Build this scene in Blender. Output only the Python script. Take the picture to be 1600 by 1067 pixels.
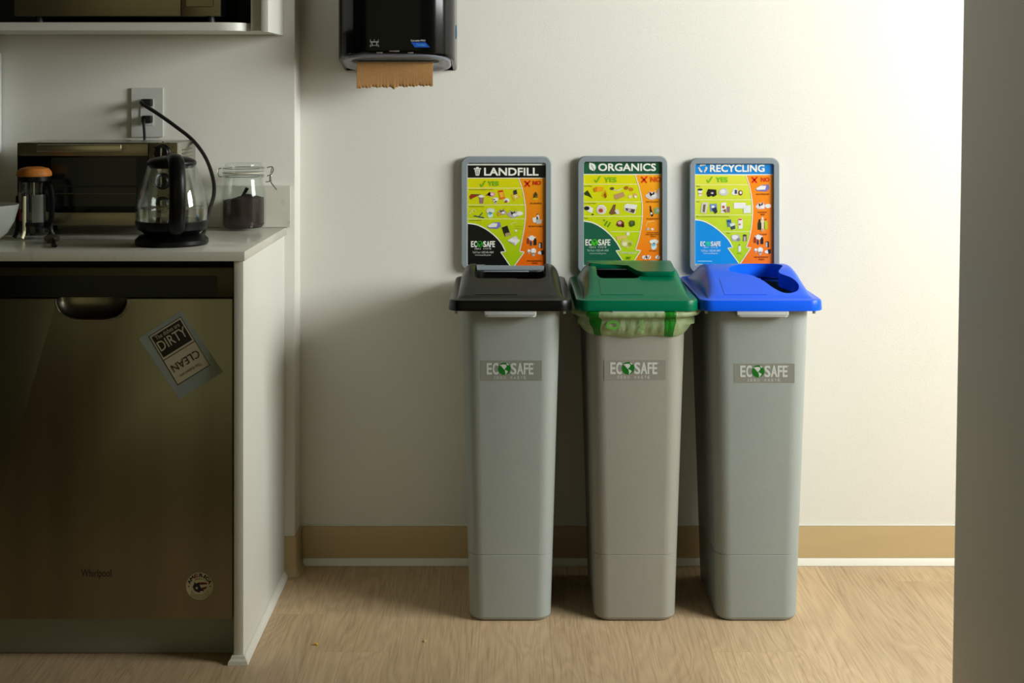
import bpy, bmesh, math, random
from mathutils import Vector, Matrix
random.seed(7)
PI = math.pi
scn = bpy.context.scene
COL = scn.collection
for o in list(bpy.data.objects):
    bpy.data.objects.remove(o)

# ------------------------------------------------------------------ camera
CAMZ = 1.264; HOR = 145.0; FPX = 50.0 / 36.0 * 1600
cd = bpy.data.cameras.new('camera'); cam = bpy.data.objects.new('camera', cd); COL.objects.link(cam)
cam.location = (0, 0, CAMZ); cam.rotation_euler = (PI / 2, 0, 0)
cd.lens = 50; cd.sensor_width = 36; cd.shift_y = -(533.5 - HOR) / 1600.0
cd.clip_start = 0.05
cd.dof.use_dof = True; cd.dof.focus_distance = 3.36; cd.dof.aperture_fstop = 5.6
scn.camera = cam

# ------------------------------------------------------------------ world, light, exposure
w = bpy.data.worlds.new('world'); scn.world = w; w.use_nodes = True
bg = w.node_tree.nodes['Background']; bg.inputs[0].default_value = (0.97, 0.93, 0.52, 1); bg.inputs[1].default_value = 0.25
scn.view_settings.view_transform = 'Standard'; scn.view_settings.look = 'None'
scn.view_settings.exposure = 0.0; scn.view_settings.gamma = 1.0; scn.view_settings.use_curve_mapping = False
WX = 2.90; WY0, WY1, WZ0, WZ1 = 0.6, 3.0, 1.42, 2.48      # the window in the right-hand wall
ld = bpy.data.lights.new('window_daylight', 'AREA'); ld.shape = 'RECTANGLE'
ld.size = WZ1 - WZ0; ld.size_y = WY1 - WY0; ld.energy = 214; ld.color = (0.97, 1.0, 0.99)
lo = bpy.data.objects.new('window_daylight', ld); COL.objects.link(lo)
lo.location = (WX + 0.10, (WY0 + WY1) / 2, (WZ0 + WZ1) / 2); lo.rotation_euler = (0, PI / 2, 0)

# ------------------------------------------------------------------ helpers: pixels to places
def P(px, py, Y):
    return Vector(((px - 800) * Y / FPX, Y, CAMZ - (py - HOR) * Y / FPX))
def on_plane(px, py, p0, n):
    d = Vector(((px - 800) / FPX, 1.0, -(py - HOR) / FPX)); o = Vector((0, 0, CAMZ))
    return o + d * ((Vector(p0) - o).dot(n) / d.dot(n))

# ------------------------------------------------------------------ helpers: materials
MATS = {}
def lin(c):
    return tuple(((v / 255) / 12.92 if v / 255 <= 0.04045 else (((v / 255) + 0.055) / 1.055) ** 2.4) for v in c)
def mat(name, rgb, rough=0.5, metal=0.0, spec=0.5, var=0.0, vscale=8.0, bump=0.0, bscale=120.0, stretch=(1, 1, 1), coat=0.0):
    if name in MATS: return MATS[name]
    m = bpy.data.materials.new(name); m.use_nodes = True; nt = m.node_tree; N = nt.nodes; L = nt.links
    b = N['Principled BSDF']; c = lin(rgb)
    b.inputs['Base Color'].default_value = (*c, 1); b.inputs['Roughness'].default_value = rough
    b.inputs['Metallic'].default_value = metal; b.inputs['Specular IOR Level'].default_value = spec
    b.inputs['Coat Weight'].default_value = coat
    tc = N.new('ShaderNodeTexCoord'); mp = N.new('ShaderNodeMapping'); mp.inputs['Scale'].default_value = stretch
    L.new(tc.outputs['Object'], mp.inputs[0])
    if var > 0:
        t = N.new('ShaderNodeTexNoise'); t.inputs['Scale'].default_value = vscale; t.inputs['Detail'].default_value = 4
        L.new(mp.outputs[0], t.inputs[0])
        r = N.new('ShaderNodeValToRGB'); L.new(t.outputs[0], r.inputs[0])
        r.color_ramp.elements[0].position = 0.3; r.color_ramp.elements[1].position = 0.7
        r.color_ramp.elements[0].color = (*[v * (1 - var) for v in c], 1)
        r.color_ramp.elements[1].color = (*[min(1, v * (1 + var)) for v in c], 1)
        L.new(r.outputs[0], b.inputs['Base Color'])
    if bump > 0:
        t2 = N.new('ShaderNodeTexNoise'); t2.inputs['Scale'].default_value = bscale; t2.inputs['Detail'].default_value = 3
        L.new(mp.outputs[0], t2.inputs[0])
        bp = N.new('ShaderNodeBump'); bp.inputs['Strength'].default_value = bump; bp.inputs['Distance'].default_value = 0.002
        L.new(t2.outputs[0], bp.inputs['Height']); L.new(bp.outputs[0], b.inputs['Normal'])
    MATS[name] = m; return m
def ink(rgb, rough=0.32):
    return mat('print_%02x%02x%02x' % tuple(int(v) for v in rgb), rgb, rough)
def gradient_ink(name, top, bot, rough=0.32):
    if name in MATS: return MATS[name]
    m = bpy.data.materials.new(name); m.use_nodes = True; N = m.node_tree.nodes; L = m.node_tree.links
    b = N['Principled BSDF']; b.inputs['Roughness'].default_value = rough
    tc = N.new('ShaderNodeTexCoord'); sp = N.new('ShaderNodeSeparateXYZ'); L.new(tc.outputs['Generated'], sp.inputs[0])
    r = N.new('ShaderNodeValToRGB'); L.new(sp.outputs['Z'], r.inputs[0])
    r.color_ramp.elements[0].color = (*lin(bot), 1); r.color_ramp.elements[1].color = (*lin(top), 1)
    L.new(r.outputs[0], b.inputs['Base Color']); MATS[name] = m; return m
def thin_glass(name, tint=(0.96, 0.98, 0.96), ior=1.5, refl=1.0, rough=0.02):
    m = bpy.data.materials.new(name); m.use_nodes = True; nt = m.node_tree; N = nt.nodes; L = nt.links
    N.remove(N['Principled BSDF']); out = N['Material Output']
    tr = N.new('ShaderNodeBsdfTransparent'); tr.inputs[0].default_value = (*tint, 1)
    gl = N.new('ShaderNodeBsdfGlossy'); gl.inputs['Roughness'].default_value = rough
    lw = N.new('ShaderNodeLayerWeight'); lw.inputs[0].default_value = 0.5
    pw = N.new('ShaderNodeMath'); pw.operation = 'POWER'; pw.inputs[1].default_value = 4.0; L.new(lw.outputs['Facing'], pw.inputs[0])
    mu = N.new('ShaderNodeMath'); mu.operation = 'MULTIPLY_ADD'; mu.inputs[1].default_value = 0.85 * refl; mu.inputs[2].default_value = ((ior - 1) / (ior + 1)) ** 2 * refl; mu.use_clamp = True
    L.new(pw.outputs[0], mu.inputs[0])
    mx = N.new('ShaderNodeMixShader'); L.new(mu.outputs[0], mx.inputs[0]); L.new(tr.outputs[0], mx.inputs[1]); L.new(gl.outputs[0], mx.inputs[2])
    L.new(mx.outputs[0], out.inputs[0]); MATS[name] = m; return m
def film(name, rgb, clear=0.3, rough=0.25):
    m = bpy.data.materials.new(name); m.use_nodes = True; nt = m.node_tree; N = nt.nodes; L = nt.links
    b = N['Principled BSDF']; out = N['Material Output']; c = lin(rgb)
    b.inputs['Base Color'].default_value = (*c, 1); b.inputs['Roughness'].default_value = rough
    tl = N.new('ShaderNodeBsdfTranslucent'); tl.inputs[0].default_value = (*c, 1)
    tr = N.new('ShaderNodeBsdfTransparent'); tr.inputs[0].default_value = (*[min(1, v * 1.3 + 0.1) for v in c], 1)
    tc = N.new('ShaderNodeTexCoord'); t = N.new('ShaderNodeTexNoise'); t.inputs['Scale'].default_value = 60; t.inputs['Detail'].default_value = 5
    mp = N.new('ShaderNodeMapping'); mp.inputs['Scale'].default_value = (1, 1, 0.6); L.new(tc.outputs['Object'], mp.inputs[0]); L.new(mp.outputs[0], t.inputs[0])
    bp = N.new('ShaderNodeBump'); bp.inputs['Strength'].default_value = 0.7; bp.inputs['Distance'].default_value = 0.006
    L.new(t.outputs[0], bp.inputs['Height']); L.new(bp.outputs[0], b.inputs['Normal'])
    m1 = N.new('ShaderNodeMixShader'); m1.inputs[0].default_value = 0.35; L.new(b.outputs[0], m1.inputs[1]); L.new(tl.outputs[0], m1.inputs[2])
    m2 = N.new('ShaderNodeMixShader'); m2.inputs[0].default_value = clear; L.new(m1.outputs[0], m2.inputs[1]); L.new(tr.outputs[0], m2.inputs[2])
    L.new(m2.outputs[0], out.inputs[0]); MATS[name] = m; return m

# ------------------------------------------------------------------ helpers: objects
def world_loc(o):
    v = Vector((0, 0, 0))
    while o is not None:
        v += o.location; o = o.parent
    return v
def thing(name, label, cat, loc=(0, 0, 0), group=None):
    o = bpy.data.objects.new(name, None); COL.objects.link(o); o.location = loc; o.empty_display_size = 0.05
    o['label'] = label; o['category'] = cat
    if group: o['group'] = group
    return o
def tag(o, label, cat, group=None, kind=None):
    o['label'] = label; o['category'] = cat
    if group: o['group'] = group
    if kind: o['kind'] = kind
    return o
def obj(name, bm, m, parent=None, smooth=True, angle=35, loc=None):
    """bm is in world coordinates; the object gets origin at parent's origin (or loc)"""
    off = world_loc(parent) if parent is not None else Vector(loc or (0, 0, 0))
    bmesh.ops.translate(bm, verts=bm.verts, vec=-off)
    me = bpy.data.meshes.new(name); bm.normal_update(); bm.to_mesh(me); bm.free()
    ms = m if isinstance(m, (list, tuple)) else [m]
    for x in ms: me.materials.append(x)
    if smooth:
        me.shade_smooth(); me.set_sharp_from_angle(angle=math.radians(angle))
    o = bpy.data.objects.new(name, me); COL.objects.link(o)
    if parent is not None: o.parent = parent
    else: o.location = off
    return o
def struct(o):
    o['kind'] = 'structure'; return o

# ------------------------------------------------------------------ helpers: shapes (bmesh, world coordinates)
def nb(): return bmesh.new()
def box(bm, x0, x1, y0, y1, z0, z1, bev=0.0, seg=2, mi=0):
    t = bmesh.new(); bmesh.ops.create_cube(t, size=1)
    for v in t.verts:
        v.co = Vector(((x0 + x1) / 2 + v.co.x * (x1 - x0), (y0 + y1) / 2 + v.co.y * (y1 - y0), (z0 + z1) / 2 + v.co.z * (z1 - z0)))
    if bev > 0: bmesh.ops.bevel(t, geom=list(t.edges), offset=bev, segments=seg, affect='EDGES', profile=0.5)
    join(bm, t, mi); return bm
def join(bm, t, mi=0):
    mp = {}
    for v in t.verts: mp[v] = bm.verts.new(v.co)
    for f in t.faces:
        try:
            nf = bm.faces.new([mp[v] for v in f.verts]); nf.material_index = mi or f.material_index
        except ValueError: pass
    t.free()
def rings(bm, rr, close_u=True, cap0=False, cap1=False, mi=0, mif=None):
    vs = [[bm.verts.new(p) for p in r] for r in rr]; n = len(rr[0])
    for i in range(len(vs) - 1):
        for j in range(n if close_u else n - 1):
            k = (j + 1) % n
            f = bm.faces.new((vs[i][j], vs[i][k], vs[i + 1][k], vs[i + 1][j])); f.material_index = mif(i, j) if mif else mi
    if cap0: bm.faces.new(list(reversed(vs[0]))).material_index = mi
    if cap1: bm.faces.new(vs[-1]).material_index = mi
    return vs
def fixn(bm): bmesh.ops.recalc_face_normals(bm, faces=list(bm.faces)); return bm
def lathe(bm, cx, cy, prof, n=40, mi=0, cap0=False, cap1=False):
    rings(bm, [[Vector((cx + r * math.cos(2 * PI * j / n), cy + r * math.sin(2 * PI * j / n), z)) for j in range(n)] for r, z in prof], True, cap0, cap1, mi)
    return bm
def catmull(pts, k=8, closed=False):
    pts = [Vector(p) for p in pts]; n = len(pts); out = []
    for i in range(n if closed else n - 1):
        if closed: a, b, c, d = pts[(i - 1) % n], pts[i], pts[(i + 1) % n], pts[(i + 2) % n]
        else: a, b, c, d = pts[max(i - 1, 0)], pts[i], pts[i + 1], pts[min(i + 2, n - 1)]
        for s in range(k):
            t = s / k
            out.append(0.5 * ((2 * b) + (c - a) * t + (2 * a - 5 * b + 4 * c - d) * t * t + (3 * b - a - 3 * c + d) * t ** 3))
    if not closed: out.append(pts[-1])
    return out
def tube(bm, path, r, n=10, mi=0, flat=None, up=None):
    """tube along a path; r a number or function of t; flat=(a,b) for an elliptic section"""
    path = [Vector(p) for p in path]; rr = []
    u0 = None
    for i, p in enumerate(path):
        d = (path[min(i + 1, len(path) - 1)] - path[max(i - 1, 0)]).normalized()
        if up is not None: a = d.cross(Vector(up)).normalized()
        elif u0 is None: a = d.orthogonal().normalized()
        else: a = (u0 - d * u0.dot(d)).normalized()
        u0 = a; b = d.cross(a)
        rad = r(i / (len(path) - 1)) if callable(r) else r
        fa, fb = flat if flat else (1, 1)
        rr.append([p + a * rad * fa * math.cos(2 * PI * j / n) + b * rad * fb * math.sin(2 * PI * j / n) for j in range(n)])
    rings(bm, rr, True, True, True, mi); return bm
def rrect(x0, x1, y0, y1, r, n=6):
    out = []
    for cx, cy, a in ((x1 - r, y1 - r, 0), (x0 + r, y1 - r, 90), (x0 + r, y0 + r, 180), (x1 - r, y0 + r, 270)):
        for k in range(n + 1):
            t = math.radians(a + 90 * k / n); out.append((cx + r * math.cos(t), cy + r * math.sin(t)))
    return out
def plate(bm, pts, fn, d0, d1, mi=0, bev=0.0):
    """2D outline pts -> solid between fn(u,v,d0) and fn(u,v,d1)"""
    t = bmesh.new()
    rings(t, [[fn(u, v, d0) for u, v in pts], [fn(u, v, d1) for u, v in pts]], True, True, True)
    fixn(t)
    if bev > 0:
        es = [e for e in t.edges if len(e.link_faces) == 2 and e.calc_face_angle(0) > 1.0]
        bmesh.ops.bevel(t, geom=es, offset=bev, segments=2, affect='EDGES')
    join(bm, t, mi); return bm
def XZ(Y):                       # u = x, v = z, depth d towards the camera
    return lambda u, v, d: Vector((u, Y - d, v))
def ball(bm, c, rx, ry, rz, n=14, mi=0):
    t = bmesh.new(); bmesh.ops.create_uvsphere(t, u_segments=n * 2, v_segments=n, radius=1)
    for v in t.verts: v.co = Vector((c[0] + v.co.x * rx, c[1] + v.co.y * ry, c[2] + v.co.z * rz))
    join(bm, t, mi); return bm
def evaluated_bm(o):
    dg = bpy.context.evaluated_depsgraph_get(); me = bpy.data.meshes.new_from_object(o.evaluated_get(dg))
    bm = bmesh.new(); bm.from_mesh(me); bpy.data.meshes.remove(me); return bm
def cut(bm, cutter, solid=0.0):
    """bm minus cutter (both bmesh in world coordinates)"""
    obs = []
    for b in (bm, cutter):
        fixn(b); me = bpy.data.meshes.new('tmp'); b.to_mesh(me); b.free(); o = bpy.data.objects.new('tmp', me); COL.objects.link(o); obs.append(o)
    if solid:
        s = obs[0].modifiers.new('s', 'SOLIDIFY'); s.thickness = solid; s.offset = -1
    m = obs[0].modifiers.new('b', 'BOOLEAN'); m.operation = 'DIFFERENCE'; m.solver = 'EXACT'; m.object = obs[1]
    r = evaluated_bm(obs[0])
    for o in obs:
        me = o.data; bpy.data.objects.remove(o); bpy.data.meshes.remove(me)
    return r

# ------------------------------------------------------------------ flat print (lettering, posters)
TC = {}
def text_geo(s, bold):
    k = (s, bold)
    if k in TC: return TC[k]
    c = bpy.data.curves.new('t', 'FONT'); c.body = s; c.size = 1; c.resolution_u = 3
    o = bpy.data.objects.new('t', c); COL.objects.link(o)
    dg = bpy.context.evaluated_depsgraph_get(); me = bpy.data.meshes.new_from_object(o.evaluated_get(dg))
    vs = [(v.co.x, v.co.y) for v in me.vertices]; fs = [tuple(p.vertices) for p in me.polygons]
    bpy.data.objects.remove(o); bpy.data.curves.remove(c); bpy.data.meshes.remove(me)
    x0 = min(v[0] for v in vs); x1 = max(v[0] for v in vs); y0 = min(v[1] for v in vs); y1 = max(v[1] for v in vs)
    vs = [((a - x0) / (x1 - x0), (b - y0) / (y1 - y0)) for a, b in vs]
    TC[k] = (vs, fs); return TC[k]
class Print:
    """flat coloured shapes in (u, v) of a crop of the photograph, v downwards; fn(u, v, layer) gives the place"""
    def __init__(s, fn): s.fn = fn; s.bm = nb(); s.ms = []
    def mi(s, c):
        m = c if not isinstance(c, tuple) else ink(c)
        if m not in s.ms: s.ms.append(m)
        return s.ms.index(m)
    def poly(s, pts, c, layer=0):
        try: f = s.bm.faces.new([s.bm.verts.new(s.fn(u, v, layer)) for u, v in pts]); f.material_index = s.mi(c)
        except ValueError: pass
    def rect(s, u0, v0, u1, v1, c, layer=0): s.poly([(u0, v1), (u1, v1), (u1, v0), (u0, v0)], c, layer)
    def ell(s, u, v, ru, rv, c, layer=0, n=18, rot=0):
        ca, sa = math.cos(rot), math.sin(rot); pts = []
        for k in range(n):
            a = math.cos(2 * PI * k / n) * ru; b = math.sin(2 * PI * k / n) * rv; pts.append((u + a * ca - b * sa, v + a * sa + b * ca))
        s.poly(pts, c, layer)
    def blob(s, u, v, ru, rv, c, layer=0, seed=0, n=13):
        r = random.Random(seed); s.poly([(u + ru * (0.72 + 0.28 * r.random()) * math.cos(2 * PI * k / n), v + rv * (0.72 + 0.28 * r.random()) * math.sin(2 * PI * k / n)) for k in range(n)], c, layer)
    def stroke(s, pts, wd, c, layer=0):
        pts = [Vector((p[0], p[1])) for p in pts]; A = []; B = []
        for i, p in enumerate(pts):
            d = (pts[min(i + 1, len(pts) - 1)] - pts[max(i - 1, 0)]).normalized(); n = Vector((-d.y, d.x)) * wd / 2
            A.append(p + n); B.append(p - n)
        for i in range(len(pts) - 1): s.poly([A[i], A[i + 1], B[i + 1], B[i]], c, layer)
    def text(s, t, bl, br, tl, c, layer=1, bold=0.0):
        vs, fs = text_geo(t, 0); m = s.mi(c); H = math.hypot(tl[0] - bl[0], tl[1] - bl[1]); W = math.hypot(br[0] - bl[0], br[1] - bl[1])
        for kk, (du, dv) in enumerate(((0, 0),) if not bold else ((bold, bold), (-bold, bold), (bold, -bold), (-bold, -bold))):
            eu, ev = du * H / W, dv
            V = [s.bm.verts.new(s.fn(bl[0] + (br[0] - bl[0]) * (a + eu) + (tl[0] - bl[0]) * (b * (1 - 2 * bold) + bold + ev), bl[1] + (br[1] - bl[1]) * (a + eu) + (tl[1] - bl[1]) * (b * (1 - 2 * bold) + bold + ev), layer + 0.2 * kk)) for a, b in vs]
            for f in fs:
                try: s.bm.faces.new([V[i] for i in f]).material_index = m
                except ValueError: pass
    def tbox(s, t, u0, v0, u1, v1, c, layer=1, bold=0.0): s.text(t, (u0, v1), (u1, v1), (u0, v0), c, layer, bold)
    def build(s, name, parent):
        o = obj(name, s.bm, s.ms, parent, smooth=False); return o
def curve2(pts, k=6): return [(p.x, p.y) for p in catmull([(a, b, 0) for a, b in pts], k)]

# ------------------------------------------------------------------ materials
M_wall = mat('wall_paint', (222, 220, 211), 0.55, var=0.012, vscale=3, bump=0.12, bscale=260)
M_ceil = mat('ceiling_paint', (120, 118, 108), 0.8, var=0.01)
M_base = mat('vinyl_base', (190, 166, 122), 0.4, var=0.03, vscale=6, stretch=(1, 1, 6))
M_white = mat('white_trim', (226, 224, 212), 0.4, var=0.01)
M_cab = mat('white_laminate', (224, 224, 214), 0.38, var=0.01)
M_grey = mat('bin_plastic_cool', (146, 152, 147), 0.42, var=0.02, vscale=5, bump=0.12, bscale=500)
M_greyw = mat('bin_plastic_warm', (143, 142, 132), 0.42, var=0.02, vscale=5, bump=0.12, bscale=500)
M_greyb = mat('bin_plastic_blue_grey', (142, 150, 147), 0.42, var=0.02, vscale=5, bump=0.12, bscale=500)
M_frame = mat('sign_frame_plastic', (134, 144, 148), 0.45, bump=0.1, bscale=400)
M_lidk = mat('lid_black', (13, 13, 11), 0.28, spec=0.2, bump=0.08, bscale=500)
M_lidg = mat('lid_green', (0, 98, 66), 0.26, spec=0.16, bump=0.08, bscale=500)
M_lidb = mat('lid_blue', (10, 88, 232), 0.28, spec=0.22, bump=0.08, bscale=500)
M_black = mat('black_plastic', (8, 8, 8), 0.36, spec=0.25)
M_gblack = mat('glossy_black', (4, 5, 6), 0.14, spec=0.3)
M_matblack = mat('matte_black', (10, 10, 10), 0.6)
M_rubber = mat('black_rubber', (14, 14, 14), 0.5)
M_steel = mat('brushed_steel', (158, 148, 122), 0.36, metal=1.0, var=0.05, vscale=14, stretch=(0.3, 1, 40), bump=0.05, bscale=80)
M_dish = mat('dishwasher_steel', (140, 134, 114), 0.30, metal=1.0, var=0.16, vscale=1.6, stretch=(5, 1, 0.25), bump=0.03, bscale=60)  # soft vertical tint streaks painted in place of room reflections
M_chrome = mat('chrome', (190, 190, 185), 0.15, metal=1.0)
M_darkpanel = mat('control_panel_steel', (84, 80, 62), 0.4, metal=0.8)

# ------------------------------------------------------------------ floor of separate planks
def wood():
    m = bpy.data.materials.new('oak_plank'); m.use_nodes = True; nt = m.node_tree; N = nt.nodes; L = nt.links
    b = N['Principled BSDF']; b.inputs['Roughness'].default_value = 0.5
    ge = N.new('ShaderNodeNewGeometry'); oi = N.new('ShaderNodeObjectInfo')
    ad = N.new('ShaderNodeVectorMath'); ad.operation = 'MULTIPLY_ADD'; cx = N.new('ShaderNodeCombineXYZ')
    for i in range(3): L.new(oi.outputs['Random'], cx.inputs[i])
    L.new(cx.outputs[0], ad.inputs[0]); ad.inputs[1].default_value = (31, 57, 13); L.new(ge.outputs['Position'], ad.inputs[2])
    def mapped(sc):
        v = N.new('ShaderNodeVectorMath'); v.operation = 'MULTIPLY'; v.inputs[1].default_value = sc; L.new(ad.outputs[0], v.inputs[0]); return v.outputs[0]
    n1 = N.new('ShaderNodeTexNoise'); n1.inputs['Scale'].default_value = 1; n1.inputs['Detail'].default_value = 3; n1.inputs['Distortion'].default_value = 0.6; L.new(mapped((6, 0.9, 1)), n1.inputs[0])
    mu = N.new('ShaderNodeMath'); mu.operation = 'MULTIPLY'; mu.inputs[1].default_value = 40; L.new(n1.outputs[0], mu.inputs[0])
    fr = N.new('ShaderNodeMath'); fr.operation = 'PINGPONG'; fr.inputs[1].default_value = 1; L.new(mu.outputs[0], fr.inputs[0])
    n2 = N.new('ShaderNodeTexNoise'); n2.inputs['Scale'].default_value = 1; n2.inputs['Detail'].default_value = 5; L.new(mapped((260, 7, 1)), n2.inputs[0])
    n3 = N.new('ShaderNodeTexNoise'); n3.inputs['Scale'].default_value = 1; n3.inputs['Detail'].default_value = 3; L.new(mapped((9, 2.0, 1)), n3.inputs[0])
    def mix(fac, a, bb, f=None):
        x = N.new('ShaderNodeMix'); x.data_type = 'RGBA'
        if f is not None: x.inputs[0].default_value = f
        else: L.new(fac, x.inputs[0])
        for i, q in ((6, a), (7, bb)):
            if isinstance(q, tuple): x.inputs[i].default_value = (*lin(q), 1)
            else: L.new(q, x.inputs[i])
        return x.outputs[2]
    base = mix(n3.outputs[0], (196, 166, 124), (214, 187, 147))
    gr = N.new('ShaderNodeMath'); gr.operation = 'MULTIPLY'; gr.inputs[1].default_value = 0.26; L.new(fr.outputs[0], gr.inputs[0])
    c1 = mix(gr.outputs[0], base, (140, 108, 72))
    rp = N.new('ShaderNodeMapRange'); rp.inputs[1].default_value = 0.48; rp.inputs[2].default_value = 0.72; rp.inputs[4].default_value = 0.5; L.new(n2.outputs[0], rp.inputs[0])
    c2 = mix(rp.outputs[0], c1, (144, 112, 78))
    vo = N.new('ShaderNodeTexVoronoi'); vo.inputs['Scale'].default_value = 1; L.new(mapped((5.5, 2.3, 1)), vo.inputs[0])
    kn = N.new('ShaderNodeMapRange'); kn.inputs[1].default_value = 0.02; kn.inputs[2].default_value = 0.085; kn.inputs[3].default_value = 0.5; kn.inputs[4].default_value = 0.0; L.new(vo.outputs['Distance'], kn.inputs[0])
    c3 = mix(kn.outputs[0], c2, (92, 66, 42))
    hs = N.new('ShaderNodeHueSaturation'); mr = N.new('ShaderNodeMapRange'); mr.inputs[3].default_value = 0.92; mr.inputs[4].default_value = 1.06
    L.new(oi.outputs['Random'], mr.inputs[0]); L.new(mr.outputs[0], hs.inputs['Value']); L.new(c3, hs.inputs['Color']); hs.inputs['Saturation'].default_value = 0.95
    L.new(hs.outputs[0], b.inputs['Base Color'])
    bp = N.new('ShaderNodeBump'); bp.inputs['Strength'].default_value = 0.12; bp.inputs['Distance'].default_value = 0.001; L.new(n2.outputs[0], bp.inputs['Height']); L.new(bp.outputs[0], b.inputs['Normal'])
    return m
BACK = 3.811; KW = 3.722; KX = -0.568; RX = 2.90
M_wood = wood()
bm = nb(); box(bm, -2.6, RX + 0.1, -1.2, BACK + 0.1, -0.06, -0.006); floor = struct(obj('floor', bm, mat('subfloor', (120, 96, 70), 0.8)))
PW, PL = 0.182, 1.22
bm = nb(); box(bm, -PW / 2 + 0.00015, PW / 2 - 0.00015, -PL / 2 + 0.00015, PL / 2 - 0.00015, -0.0058, 0.0, bev=0.0)
me = bpy.data.meshes.new('plank'); bm.to_mesh(me); bm.free(); me.materials.append(M_wood)
offs = [0.0, 0.43, 0.81, 0.22, 0.62]
ix = 0; x = -2.55
while x < RX:
    y = -1.2 + offs[(ix * 2) % 5] * PL - PL / 2
    while y - PL / 2 < BACK - 0.02:
        if y + PL / 2 > -1.2:
            o = bpy.data.objects.new('plank', me); COL.objects.link(o); o.parent = floor; o.location = (x, y, 0)
            if y + PL / 2 > BACK + 0.09: pass
        y += PL
    x += PW; ix += 1

# ------------------------------------------------------------------ room shell
bm = nb(); box(bm, KX - 0.02, RX + 0.1, BACK, BACK + 0.1, 0, 2.55); struct(obj('wall_back', bm, M_wall))
bm = nb(); box(bm, -2.6, KX, KW, BACK + 0.1, 0, 2.55, bev=0.003); struct(obj('wall_kitchen', bm, M_wall))
bm = nb(); box(bm, -2.6, -2.5, -1.2, KW, 0, 2.55); struct(obj('left_light_block', bm, mat('light_block_grey', (84, 84, 76), 0.6, var=0.012)))  # unseen wall added to block world light from the left, dark to cut bounce
bm = nb(); box(bm, -2.7, RX + 0.2, -1.2, BACK + 0.2, 2.55, 2.65); struct(obj('ceiling', bm, M_ceil))
bm = nb()
box(bm, RX, RX + 0.12, -1.2, WY0, 0, 2.55); box(bm, RX, RX + 0.12, WY1, BACK + 0.1, 0, 2.55)
box(bm, RX, RX + 0.12, WY0, WY1, 0, WZ0); box(bm, RX, RX + 0.12, WY0, WY1, WZ1, 2.55); struct(obj('wall_right', bm, M_wall))
bm = nb(); box(bm, RX - 0.02, RX + 0.06, WY0 - 0.05, WY0, WZ0 - 0.05, WZ1 + 0.05); box(bm, RX - 0.02, RX + 0.06, WY1, WY1 + 0.05, WZ0 - 0.05, WZ1 + 0.05)
box(bm, RX - 0.02, RX + 0.06, WY0, WY1, WZ1, WZ1 + 0.05); box(bm, RX - 0.05, RX + 0.06, WY0 - 0.05, WY1 + 0.05, WZ0 - 0.05, WZ0)
struct(obj('window_1', bm, M_white))
# near partition wall at the right of the frame (its far edge leans a little)
PWY = 2.64
def pw_x(z): return (1505 - 800) * PWY / FPX - (P(0, 0, PWY).z - z) * 0.0168
bm = nb()
rr = []
for z in (0, 2.55):
    xx = pw_x(z); rr.append([Vector((xx, -1.2, z)), Vector((xx + 0.11, -1.2, z)), Vector((xx + 0.11, PWY, z)), Vector((xx, PWY, z))])
rings(bm, rr, True, True, True); fixn(bm)
es = [e for e in bm.edges if abs(e.verts[0].co.z - e.verts[1].co.z) > 1]
bmesh.ops.bevel(bm, geom=es, offset=0.004, segments=3, affect='EDGES'); struct(obj('wall_partition', bm, M_wall))

# baseboards: vinyl cove base with a white cap line and a white toe strip
def base_run(name, x0, x1, y, hgt=0.104):
    bm = nb(); prof = [(0.0, hgt), (0.0045, hgt), (0.005, hgt - 0.003), (0.005, 0.02), (0.0, 0.02)]
    rings(bm, [[Vector((xx, y - d, z)) for d, z in prof] for xx in (x0, x1)], True, True, True); fixn(bm)
    o = struct(obj(name, bm, M_base))
    bm = nb(); prof = [(0.0, 0.0195), (0.007, 0.0195), (0.011, 0.014), (0.0145, 0.001), (0.0, 0.001)]
    rings(bm, [[Vector((xx, y - d, z)) for d, z in prof] for xx in (x0, x1)], True, True, True); fixn(bm); obj('toe_strip', bm, M_white, o)
    bm = nb(); box(bm, x0, x1, y - 0.004, y, hgt + 0.0005, hgt + 0.004, bev=0.001); obj('cap_line', bm, M_white, o)
    return o
base_run('baseboard_back', KX + 0.008, RX, BACK - 0.0005)
# kitchen base wraps round the outer wall corner
def wrap(d):
    pts = [(-0.60, KW - d)]
    for k in range(7):
        a = math.radians(-90 + 90 * k / 6); pts.append((KX - 0.008 + (0.008 + d) * math.cos(a), KW + 0.008 + (0.008 + d) * math.sin(a)))
    pts.append((KX + d, BACK - 0.001)); return pts
bm = nb(); sec = [(0.0002, 0.104), (0.005, 0.103), (0.005, 0.03), (0.006, 0.018), (0.010, 0.008), (0.017, 0.001), (0.0002, 0.001)]
rings(bm, [[Vector((p[0], p[1], z)) for p in wrap(d)] for d, z in sec], False); fixn(bm); struct(obj('baseboard_kitchen', bm, M_base, angle=50))

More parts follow.
